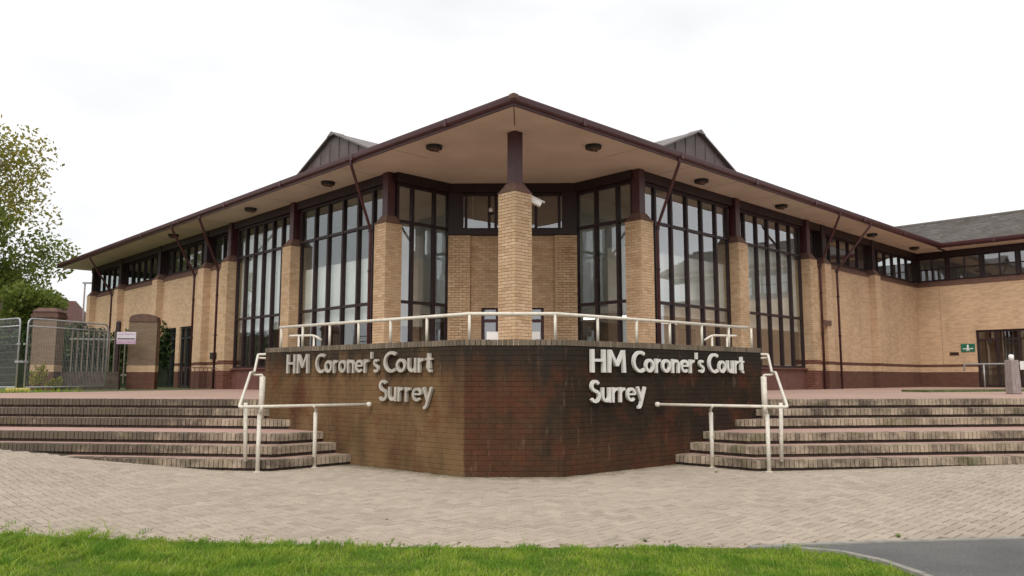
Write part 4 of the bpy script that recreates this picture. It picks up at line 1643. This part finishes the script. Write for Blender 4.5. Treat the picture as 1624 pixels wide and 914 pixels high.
for (b0, b1) in ((6.4, 8.2), (9.0, 10.4), (11.8, 12.8), (13.4, 14.4)):
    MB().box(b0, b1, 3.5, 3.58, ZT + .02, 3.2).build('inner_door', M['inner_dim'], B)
for (l0, l1, z0, z1) in ((LP[0] + .62, LP[1] + .0, 3.12, 4.95), (LP[1] + .62, LP[2] + .0, 3.08, 6.6)):
    MB().box(.56, .58, l0, l1, z0, z1).build('blind', M['blind'], B)
for (l0, l1, z0, z1) in ((RP[0] + .62, RP[1] + .0, 3.2, 5.05), (RP[1] + .62, RP[2] + .0, 3.08, 6.0)):
    MB().box(l0, l1, .56, .58, z0, z1).build('blind', M['blind'], B)
MB().box(.75, 1.75, 5.72, 5.75, 2.9, 5.6).build('blind', M['blind'], B)
MB().box(5.52, 5.55, .75, 1.75, 3.35, 5.2).build('blind', M['blind'], B)
for (x0, x1, y0, y1) in ((6.6, 7.8, 2.1, 2.25), (8.9, 10.1, 2.4, 2.55), (6.2, 6.35, 2.6, 3.3)):
    MB().box(x0, x1, y0, y1, 3.22, 3.28).build('ceiling_lamp', M['tube_lamp'], B)
MB().box(4.4, 4.9, 7.2, 7.4, 2.0, 2.1).build('inner_shelf', M['inner_dim'], B)

# ------------------------------------------------------------------ soffit lights
def soffit_light(a, b, label):
    t = empty('soffit_light', w2(a, b, SOF), BROT, label=label, category='light', group='round bulkhead lights under the eaves')
    MB().lathe([(.20, 0.0), (.21, -.03), (.20, -.085), (.165, -.095)], n=24).build('ring', M['dark'], t, True)
    MB().lathe([(.16, -.05), (.155, -.10), (.11, -.125), (0.001, -.13)], n=24).build('lens', M['cap'], t, True)
    b_ = MB()
    b_.box(-.16, .16, -.012, .012, -.14, -.125)
    b_.build('guard', M['dark'], t)


LT = ['nearest the entrance corner, left of the central post', 'on the left eaves above the first tall window', 'on the left eaves above the second tall window', 'on the left eaves above the brick panel']
for (b, l) in zip((2.45, 7.54, 12.6, 19.5), LT):
    soffit_light(-.45, b, 'round dark soffit light ' + l)
LT = ['nearest the entrance corner, right of the central post', 'on the right eaves above the first tall window', 'on the right eaves above the second tall window', 'on the right eaves past the pair of downpipes', 'on the right eaves close to the inner corner']
for (a, l) in zip((2.42, 7.35, 12.25, 19.9, 24.6), LT):
    soffit_light(a, -.35, 'round dark soffit light ' + l)

# ------------------------------------------------------------------ security camera on the central column
cc = empty('security_camera', w2(SQ, 0.30, 5.55), BROT, label='white security camera on the right face near the top of the central column', category='camera')
MB().lathe([(.06, -.05), (.06, .05)], n=12).build('wall_mount', M['white'], cc)
arm = MB().tube(soft([(0.0, 0, 0), (.12, -.02, 0.0), (.16, -.03, .10)], .04), .022, 8).build('arm', M['white'], cc, True)
cb_ = empty('camera_pivot', (0, 0, 0))
bpy.data.objects.remove(cb_)
bd = MB()
q0 = Vector((-.06, .06, .23))
dirv = Vector((.36, -.30, -.23)).normalized()
s1 = dirv.cross(Vector((0, 0, 1))).normalized()
s2 = s1.cross(dirv).normalized()


def ori(mb, o_, l0, l1, w0, w1, h0, h1):
    c = []
    for h in (h0, h1):
        for (l, w) in ((l0, w0), (l1, w0), (l1, w1), (l0, w1)):
            c.append(o_ + dirv * l + s1 * w + s2 * h)
    mb.add(c, [(0, 3, 2, 1), (4, 5, 6, 7), (0, 1, 5, 4), (1, 2, 6, 5), (2, 3, 7, 6), (3, 0, 4, 7)])
    return mb


bevel(ori(bd, q0, 0, .58, -.07, .07, -.065, .07).build('housing', M['white'], cc), .015)
bevel(ori(MB(), q0, -.03, .64, -.082, .082, .072, .09).build('sunshield', M['white'], cc), .006)
ori(MB(), q0, .581, .59, -.04, .04, -.035, .04).build('lens', M['dark'], cc)

# small white lamp on the entrance wall
p_ = Vector(CH0) + cd * 1.27 + cn * .13
lw = empty('wall_lamp', w2(p_.x, p_.y, 6.35), BROT, label='tiny white lamp on the dark frame above the entrance wall', category='lamp')
MB().lathe([(.03, 0), (.06, .02), (.06, .10), (.03, .13)], n=12).build('globe', M['white'], lw, True)
MB().box(-.02, .12, -.02, .12, -.03, 0).build('bracket', M['dark'], lw)

# pale panels seen behind the column
dp = empty('display_board', w2(1.55, 1.65, ZT), math.radians(-1), label='pale panel standing behind the central brick column near the door', category='panel')
MB().box(-.68, .68, -.03, .03, .55, 1.58).build('board', M['white'], dp)
MB().box(-.5, -.45, -.03, .03, 0, .55).build('leg', M['grey_metal'], dp)
MB().box(.45, .5, -.03, .03, 0, .55).build('leg', M['grey_metal'], dp)

# notices on the walls
def plate(name, loc, rz, w, h, m, label, cat, d=.03):
    t = MB().box(-w / 2, w / 2, -d, 0, -h / 2, h / 2).build(name, m, None, label=label, category=cat)
    t.location = loc
    t.rotation_euler = (0, 0, rz)
    return t


plate('notice', w2(WP - .002, 18.45, 2.12), BROT - PI / 2, .45, .26, M['white'], 'small white notice on the buff wall between the left downpipes', 'notice')
plate('meter_box', w2(WP - .002, 16.9, 2.25), BROT - PI / 2, .38, .25, M['dark'], 'small dark box on the buff wall left of the tall windows', 'box', .1)
plate('plaque', w2(16.25, WP - .28, 3.45), BROT, .75, .18, M['cap'], 'brown plaque on the pilaster between the right downpipes', 'plaque')

# ------------------------------------------------------------------ right wing
Wg = empty('court_wing', w2(A_END, .35, 0), BROT, label='buff brick side wing at the right with mossy slate roof and dark doorway', category='building')
# local: x along a, y along b; its facade looks along -x
WD, WN = (0, -1), (-1, 0)       # running towards -b
WB = 14.0
banded_wall((0, 0), WD, WN, -.02, WB, openings=[(2.35, 5.6, ZT, 3.52)], parent=Wg)
sill_slope((0, 0), WD, WN, 0, WB, parent=Wg)
MB().obox((0, 0), WD, WN, .95, .975, -.01, .004, ZT + 1.02, 5.6).build('movement_joint', M['buff_mortar'], Wg)
xs = [.05, 1.35, 2.75, 4.15, 5.55, 6.95, 8.35, 9.75]
for i in range(len(xs) - 1):
    window((.15, 0), WD, WN, xs[i] + .06, xs[i + 1] - .06, 5.88, HEAD, [(xs[i] + xs[i + 1]) / 2], [6.42], fw=.05, mw=.05, parent=Wg)
    MB().obox((0.1, 0), WD, WN, xs[i] - .1 + .06 if i else -.1, xs[i] + .06, -.15, .05, 5.88, HEAD).build('post', M['maroon_dark'], Wg)
MB().obox((.1, 0), WD, WN, 0, WB, -.25, .12, HEAD + .002, SOF + .008).build('beam', M['maroon_dark'], Wg)
wd_ = window((.12, 0), WD, WN, 2.35, 5.6, ZT + .02, 3.52, [3.15, 3.98, 4.8], [ZT + 2.1], fw=.09, mw=.08, parent=Wg, m='maroon_dark', name='door')
MB().box(2.9, 3.0, -WB, 4.2, ZT, SOF).build('inner_wall', M['inner_wall'], Wg)
MB().box(.9, 1.0, -6.2, -1.8, ZT + .01, 4.2).build('dim_backing', M['inner_dim'], Wg)  # dark panel added so the wing doorway looks dim inside
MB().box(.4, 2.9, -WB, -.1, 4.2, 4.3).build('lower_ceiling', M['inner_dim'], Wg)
MB().prism([(-1.04, -1.26), (8, -1.26), (8, -WB), (-1.04, -WB)], SOF, SOF + .05).build('soffit', M['soffit'], Wg)
gutter((-1.06, 0), (0, -1), (-1, 0), (1.42, 1), (WB, 0), parent=Wg)
# slates laid in rows on the visible slope; the nearest rows as pieces would be under two pixels, so joined
sl_m = MB()
sl_m.add([(-1.09, .6, SOF + .17), (-1.09, -WB, SOF + .17), (3.62, -WB, 9.22), (3.62, 2.2, 9.22), (-1.09, 2.2, SOF + .17)], [(0, 1, 2, 3, 4)])
rf = sl_m.build('roof', M['slate'], Wg)
sr_ = MB()
rows = 20
ln_ = math.hypot(4.71, 9.22 - SOF - .17)
for r_ in range(rows):
    t0, t1 = r_ / rows, (r_ + 1.25) / rows
    y = 2.0
    while y > -WB:
        w = .30
        y0 = y - (0.15 if r_ % 2 else 0)
        z0 = SOF + .17 + (9.22 - SOF - .17) * t0
        z1 = SOF + .17 + (9.22 - SOF - .17) * min(1, t1)
        x0, x1 = -1.12 + 4.71 * t0, -1.12 + 4.71 * min(1, t1)
        h = .030 + R() * .012
        sr_.add([(x0, y0, z0 + h), (x0, y0 - w + .008, z0 + h), (x1, y0 - w + .008, z1 + .008), (x1, y0, z1 + .008), (x0, y0, z0), (x0, y0 - w + .008, z0)],
                [(0, 1, 2, 3), (4, 5, 1, 0)])
        y -= w
sr_.build('slates', M['slate'], rf, kind='stuff')
MB().tube([(3.62, 2.2, 9.24), (3.62, -WB, 9.24)], .10, 8).build('ridge', M['slate'], rf)
bk = MB().add([(3.62, 2.2, 9.2), (3.62, -WB, 9.2), (8.5, -WB, SOF + .1), (8.5, 2.2, SOF + .1)], [(0, 1, 2, 3)])
bk.build('roof_back', M['slate'], Wg)

gs = plate('exit_sign', w2(A_END - .002, -1.66, 2.75), BROT - PI / 2, .56, .35, M['green'], 'green and white assembly sign on the wing wall beside the doorway', 'sign')
for (x, z, w, h) in ((0, .02, .07, .18), (-.13, -.04, .16, .035), (.13, -.04, .16, .035), (0, .11, .06, .05), (-.04, -.10, .035, .07), (.04, -.10, .035, .07)):
    MB().box(x - w / 2, x + w / 2, -.034, -.031, z - h / 2, z + h / 2).build('symbol', M['white'], gs)
plate('plaque', w2(A_END - .002, -1.09, 2.50), BROT - PI / 2, .36, .13, M['maroon_dark'], 'small dark red plaque on the wing wall left of the green sign', 'plaque')

# ramp rail by the wing door
rr = empty('ramp_rail', w2(25.3, -2.6, ZT), BROT, label='pale grey ramp rail in front of the wing doorway', category='railing')
MB().tube(soft([(0, .75, .70), (0, .75, 1.0), (0, -3.5, 1.0), (0, -8, 1.0)], .08), .035, 8).build('rail', M['grey_metal'], rr, True)
for y in (.0, -1.9, -3.8, -5.7):
    MB().tube([(0, y, 0), (0, y, .98)], .03, 8).build('rail_post', M['grey_metal'], rr, True)
MB().box(-.06, -.04, -1.75, -1.35, .75, 1.1).build('notice', M['white'], rr)
# timber bollard
bo = empty('bollard', (12.85, 20.2, ZT), math.radians(12), label='weathered grey timber bollard with white lamp top on the right terrace', category='bollard')
bevel(MB().add([(-.13, -.13, 0), (.13, -.13, 0), (.13, .13, 0), (-.13, .13, 0), (-.115, -.115, .86), (.115, -.115, .86), (.115, .115, .86), (-.115, .115, .86)],
               [(0, 3, 2, 1), (4, 5, 6, 7), (0, 1, 5, 4), (1, 2, 6, 5), (2, 3, 7, 6), (3, 0, 4, 7)]).build('post', M['timber'], bo), .02)
MB().lathe([(.06, .86), (.065, .96), (.05, 1.0), (0.001, 1.01)], n=14).build('lamp', M['white'], bo, True)
# low verge kerb by the ramp
MB().obox((11.9, 22.6), Vector((.93, .36)).normalized(), Vector((-.36, .93)).normalized(), 0, 9, 0, .9, ZT, ZT + .06).build('planting_strip', M['verge'], kind='structure')

# ------------------------------------------------------------------ left yard: fences, walls, plants
def fence_panel(p, q, label):
    p, q = Vector(p), Vector(q)
    t = empty('temporary_fence', (p.x, p.y, ZT), math.atan2(q.y - p.y, q.x - p.x), label=label, category='fence', group='temporary wire fence panels')
    L = (q - p).length
    H = 2.0
    z0 = .12
    MB().tube(soft([(0.03, 0, z0), (.03, 0, H + z0), (L - .03, 0, H + z0), (L - .03, 0, z0)], .16), .024, 8).build('frame', M['grey_metal'], t, True)
    MB().tube([(.03, 0, z0 + .02), (L - .03, 0, z0 + .02)], .021, 8).build('bottom_rail', M['grey_metal'], t, True)
    MB().tube([(.03, 0, z0 + H - .22), (L - .03, 0, z0 + H - .22)], .019, 8).build('upper_rail', M['grey_metal'], t, True)
    wm = MB()
    x = .1
    while x < L - .05:
        wm.box(x, x + .0035, -.002, .002, z0, z0 + H)
        x += .055
    z = z0 + .15
    while z < z0 + H:
        wm.box(.03, L - .03, -.004, 0, z, z + .0035)
        z += .22
    wm.build('wire_mesh', M['grey_metal'], t, kind='stuff')
    MB().box(-.05, .05, -.01, .05, 1.35, 1.40).build('clamp', M['grey_metal'], t)
    MB().box(-.09, .09, -.03, .05, .84, .90).build('clamp', M['grey_metal'], t)
    return t


fence_panel((-13.96, 22.5), (-13.05, 25.3), 'temporary wire fence panel standing right of the brick gate pier')
fence_panel((-14.12, 22.45), (-17.0, 24.3), 'temporary wire fence panel at the far left edge of the yard')
ft = MB().box(-.30, .30, -.12, .12, 0, .12).build('ballast_block', M['yellow'], None, label='yellow block foot holding the two fence panels', category='block')
bevel(ft, .03)
ft.location = (-14.05, 22.42, ZT)
ft.rotation_euler = (0, 0, .5)


def lone_pier(loc, w, h, label, arch=False, d=None):
    d = d or w
    t = empty('brick_pier', (*loc, ZT), math.radians(10), label=label, category='brick pier')
    MB().box(-w / 2, w / 2, -d / 2, d / 2, 0, .62).build('plinth', M['red_wall'], t)
    MB().box(-w / 2 - .002, w / 2 + .002, -d / 2 - .002, d / 2 + .002, .62, .85).build('band', M['buff_wall'], t)
    top = h - (.28 if arch else .34)
    MB().box(-w / 2, w / 2, -d / 2, d / 2, .85, top).build('shaft', M['gate_wall'], t)
    if arch:
        b = MB()
        n = 10
        pr = [(-w / 2, 0)] + [(w / 2 * -math.cos(PI * i / n), .04 + .24 * math.sin(PI * i / n) ** .6) for i in range(n + 1)] + [(w / 2, 0)]
        k = len(pr)
        b.add([(x, -d / 2 - .03, top + z) for x, z in pr] + [(x, d / 2 + .03, top + z) for x, z in pr], [tuple(range(k))[::-1], tuple(range(k, 2 * k))] + [(i, (i + 1) % k, k + (i + 1) % k, k + i) for i in range(k)])
        b.build('arched_cap', M['cap'], t)
    else:
        b = MB().box(-w / 2 - .06, w / 2 + .06, -d / 2 - .06, d / 2 + .06, top, top + .10)
        b.box(-w / 2 - .02, w / 2 + .02, -d / 2 - .02, d / 2 + .02, top + .10, top + .20)
        b.frustum(0, 0, w / 2 + .05, w / 2 - .1, top + .20, top + .34)
        b.build('stepped_cap', M['cap'], t)


lone_pier((-16.0, 27.0), .74, 2.80, 'square brown brick gate pier with stepped cap behind the fence panel')
lone_pier((-13.3, 28.3), .95, 2.70, 'brown brick pier with arched top in front of left wall', arch=True, d=.45)

lw_ = MB().obox((-15.6, 27.2), Vector((1, .18)).normalized(), Vector((-.18, 1)).normalized(), 0, 1.9, -.12, .12, ZT, ZT + .62)
lw_.build('low_wall', M['step_mortar'], None, label='low dark brick wall between the gate pier and the arched pier', category='wall')

pf = empty('palisade_fence', (-17.3, 30.6, ZT), math.radians(14), label='pale steel palisade fence behind the low dark wall', category='fence')
for k in range(14):
    x = .1 + k * .19
    MB().add([(x - .024, -.01, .2), (x + .024, -.01, .2), (x + .024, .01, .2), (x - .024, .01, .2), (x - .024, -.01, 2.15), (x + .024, -.01, 2.15), (x + .024, .01, 2.15), (x - .024, .01, 2.15), (x, 0, 2.4)],
             [(0, 3, 2, 1), (0, 1, 5, 4), (1, 2, 6, 5), (2, 3, 7, 6), (3, 0, 4, 7), (4, 5, 8), (5, 6, 8), (6, 7, 8), (7, 4, 8)]).build('pale', M['pale'], pf)
for z in (.5, 1.9):
    MB().box(0, 2.7, .012, .06, z, z + .06).build('rail', M['concrete'], pf)
gp = empty('gate_post', (-13.9, 27.6, ZT), 0, label='dark steel gate post carrying the pale fence sign', category='post')
MB().box(-.06, .06, -.06, .06, 0, 2.35).build('post', M['maroon_dark'], gp)
MB().frustum(0, 0, .07, .02, 2.35, 2.42).build('cap', M['maroon_dark'], gp)
fs = plate('fence_sign', (-13.52, 27.45, ZT + 1.80), math.radians(2), .66, .42, M['lilac'], 'white and pink notice board hung on the fence by the arched pier', 'sign')
MB().box(-.30, .30, -.034, -.031, -.05, -.01).build('band', M['maroon'], fs)
MB().box(-.33, .33, -.033, -.0305, -.20, -.08).build('band', M['pink_sign'], fs)
MB().box(-.28, .28, -.034, -.031, .12, .15).build('band', M['pink_sign'], fs)

rp = empty('yard_railing', (-11.6, 27.6, ZT), math.radians(20), label='thin pale railing in front of the left side doors', category='railing')
for k in range(9):
    MB().box(k * .14, k * .14 + .02, -.01, .01, 0, .75).build('baluster', M['maroon'], rp)
MB().box(0, 1.14, -.02, .02, .75, .78).build('rail', M['maroon'], rp)

# foliage
def leaf_cloud(blobs, n, size, m, name, parent, seed=1, **props):
    rs = np.random.RandomState(seed)
    w = np.array([b[3] * b[4] * b[5] for b in blobs])
    w = w / w.sum()
    idx = rs.choice(len(blobs), n, p=w)
    c = np.array([b[:3] for b in blobs])[idx]
    r = np.array([b[3:6] for b in blobs])[idx]
    u = rs.normal(size=(n, 3))
    u /= np.linalg.norm(u, axis=1)[:, None]
    rad = rs.rand(n) ** 0.45
    p = c + u * r * rad[:, None]
    e1 = rs.normal(size=(n, 3))
    e1 /= np.linalg.norm(e1, axis=1)[:, None]
    e2 = np.cross(e1, rs.normal(size=(n, 3)))
    e2 /= np.linalg.norm(e2, axis=1)[:, None]
    s = size * (0.6 + 0.8 * rs.rand(n))[:, None]
    v = np.stack([p - e1 * s, p + e2 * s * .5 + e1 * s * .1, p + e1 * s, p - e2 * s * .5 + e1 * s * .1], 1).reshape(-1, 3)
    b = MB()
    b.v = [tuple(x) for x in v]
    b.f = [(4 * i, 4 * i + 1, 4 * i + 2, 4 * i + 3) for i in range(n)]
    return b.build(name, m, parent, **props)


def tree(loc, h, crown_r, label, leaf, n, size, seed, nb=26, low=.32, group=None, trunk_r=.2, lean=0):
    rs = random.Random(seed)
    t = empty('tree', loc, 0, label=label, category='tree')
    if group:
        t['group'] = group
    tr = MB()
    tr.tube([(0, 0, -.1), (.05, .02, h * .25), (.1, -.05, h * .5), (.15 + lean, 0, h * .8)], trunk_r, 9, trunk_r * .25)
    blobs = []
    for k in range(nb):
        a = rs.random() * 2 * PI
        zz = low + (1 - low) * rs.random()
        prof = math.sin(PI * min(1, max(.08, (zz - low) / (1 - low) * .85 + .12))) ** .7
        rr_ = crown_r * prof * (.35 + .65 * rs.random())
        c = (math.cos(a) * rr_ + lean * zz, math.sin(a) * rr_, h * zz)
        s = crown_r * (.20 + .18 * rs.random())
        blobs.append((*c, s, s, s * .75))
        if k % 2 == 0:
            st = (.08, 0, h * (low * .7 + (zz - low) * .55))
            tr.tube([st, ((st[0] + c[0]) / 2, c[1] / 2, (st[2] + c[2]) / 2 + .15), c], trunk_r * .28, 5, .012)
    tr.build('trunk', M['bark'], t, True)
    leaf_cloud(blobs, n, size, leaf, 'crown', t, seed)
    return t


tree((-37.2, 46.0, ZT), 19.4, 7.0, 'tall yellow-green tree at the left edge above the fence', M['leaf_yellow'], 21000, .14, 11, nb=60, low=.34)
tree((-35.6, 48.5, ZT), 11.8, 6.0, 'dense green tree standing behind the yellow-green tree', M['leaf_green'], 26000, .15, 12, nb=50, low=.20)
tree((-32.5, 40.0, ZT), 8.0, 4.0, 'dark green tree farther back at the left edge', M['leaf_green'], 12000, .13, 13, nb=30, low=.15)
tree((-29.6, 45.0, ZT), 6.4, 3.4, 'rounded green tree beyond the yard beside the building end', M['leaf_green'], 12000, .13, 14, nb=30, low=.15)
tree((-28.2, 47.0, ZT), 4.9, 2.9, 'low dark green bush beyond the yard below the distant roof', M['leaf_dark'], 9000, .12, 15, nb=26, low=.05)
# trees across the road behind the viewer: the tall windows mirror them
for i, (x, y, h, cr_) in enumerate([(-24, -20, 9, 5), (-9, -30, 8, 5), (13, -26, 10, 5.5), (27, -18, 9, 5)]):
    tree((x, y, 0), h, cr_, ['tree across the road mirrored in the left windows', 'tree across the road behind the viewer left', 'tree across the road behind the viewer right', 'tree across the road mirrored in the right windows'][i], M['leaf_dark'], 5000, .28, 30 + i, nb=24, low=.2)

# hedge behind the fence
hd = empty('hedge', (-19.5, 33.5, ZT), math.radians(8), label='dark green overgrown hedge behind the fence panels', category='hedge')
blobs = [(-5 + k * .55, (R() - .5) * .8, .8 + R() * 1.4, .8, .7, .8) for k in range(20)]
leaf_cloud(blobs, 11000, .10, M['leaf_dark'], 'leaves', hd, 21, kind='stuff')
MB().box(-5.2, 5.4, -.3, .3, 0, 1.9).build('core', M['hedge_core'], hd)
for k, (x, y, h, lab) in enumerate([(-15.15, 25.2, .95, 'tall yellow-green weed in front of the square brick gate pier'), (-14.0, 24.1, .45, 'leafy weed at the foot of the fence panel'), (-17.3, 24.6, 1.0, 'bushy shrub behind the left-hand fence panel'), (-16.3, 24.0, .7, 'low grey-green shrub at the fence foot')]):
    t = empty('shrub', (x, y, ZT), 0, label=lab, category='shrub')
    leaf_cloud([(0, 0, h * .45, .16 + h * .12, .16 + h * .12, h * .45), (.1, .05, h * .75, .12, .12, h * .25)], 320, .055, M['leaf_yellow' if k < 2 else 'leaf_green'], 'leaves', t, 40 + k)
    s_ = MB()
    for j in range(4):
        s_.tube([(0, 0, 0), ((R() - .5) * .25, (R() - .5) * .2, h * (.6 + .3 * R()))], .012, 5, .004)
    s_.build('stems', M['bark'], t, kind='stuff')

# grass fringe where the verge meets the terrace
fr_ = MB()
for k in range(1400):
    x = -22 + R() * 9.2
    y = 20.9 + R() * .5 + max(0, (x + 14.4) * 1.4)
    h = .05 + R() * .12
    a = R() * PI
    fr_.add([(x - math.cos(a) * .012, y - math.sin(a) * .012, ZT), (x + math.cos(a) * .012, y + math.sin(a) * .012, ZT), (x + (R() - .5) * .1, y + (R() - .5) * .1, ZT + h)], [(0, 1, 2)])
fr_.build('verge_grass', M['grass'], None, kind='stuff', label='rough grass fringe along the terrace below the fence panels', category='grass')

# white van seen through the railings
vn = empty('van', (-26.6, 45.5, ZT), math.radians(5), label='white van side glimpsed through railings behind the gate pier', category='van')
bevel(MB().prism([(-2.4, -.9), (2.4, -.9), (2.4, .9), (-2.4, .9)], .45, 2.3).build('body', M['white'], vn), .12)
bevel(MB().box(1.0, 2.2, -.92, -.90, 1.45, 2.05).build('window', M['dark'], vn), .005)
MB().box(-.4, .6, -.915, -.90, .6, 2.1).build('door', M['white'], vn)
for x in (-1.5, 1.55):
    w_ = MB().lathe([(.34, -.10), (.34, .10)], n=18).build('wheel', M['black'], vn)
    w_.rotation_euler = (PI / 2, 0, 0)
    w_.location = (x, -.85, .34)

# red-roofed house far behind
hs_ = empty('house', (-41.5, 68.0, ZT - 1.2), math.radians(20), label='distant house with red tiled roof beyond the building end', category='house')
MB().box(-5, 5, -4, 4, 0, 5.2).build('wall', M['gate_wall'], hs_)
MB().add([(-5.4, -4.4, 5.1), (5.4, -4.4, 5.1), (5.4, 4.4, 5.1), (-5.4, 4.4, 5.1), (-3, 0, 8.4), (3, 0, 8.4)], [(0, 1, 5, 4), (1, 2, 5), (2, 3, 4, 5), (3, 0, 4), (0, 3, 2, 1)]).build('roof', M['roof_red'], hs_)
for x in (-3.2, 0, 3.2):
    f_ = MB().box(x - .6, x + .6, -4.06, -4.0, 2.9, 4.2).build('window', M['white'], hs_)
    MB().box(x - .5, x + .5, -4.075, -4.06, 3.0, 4.1).build('pane', M['dark'], f_)

# lamp post beyond the end of the left range
lp = empty('lamp_post', (-26.4, 48.0, ZT), 0, label='thin grey lamp post beyond the far end of the left range', category='lamp post')
MB().tube([(0, 0, 0), (0, 0, 6.2)], .07, 8, .045).build('pole', M['timber'], lp, True)
MB().box(-.12, .5, -.1, .1, 6.2, 6.3).build('lantern', M['grey_metal'], lp)
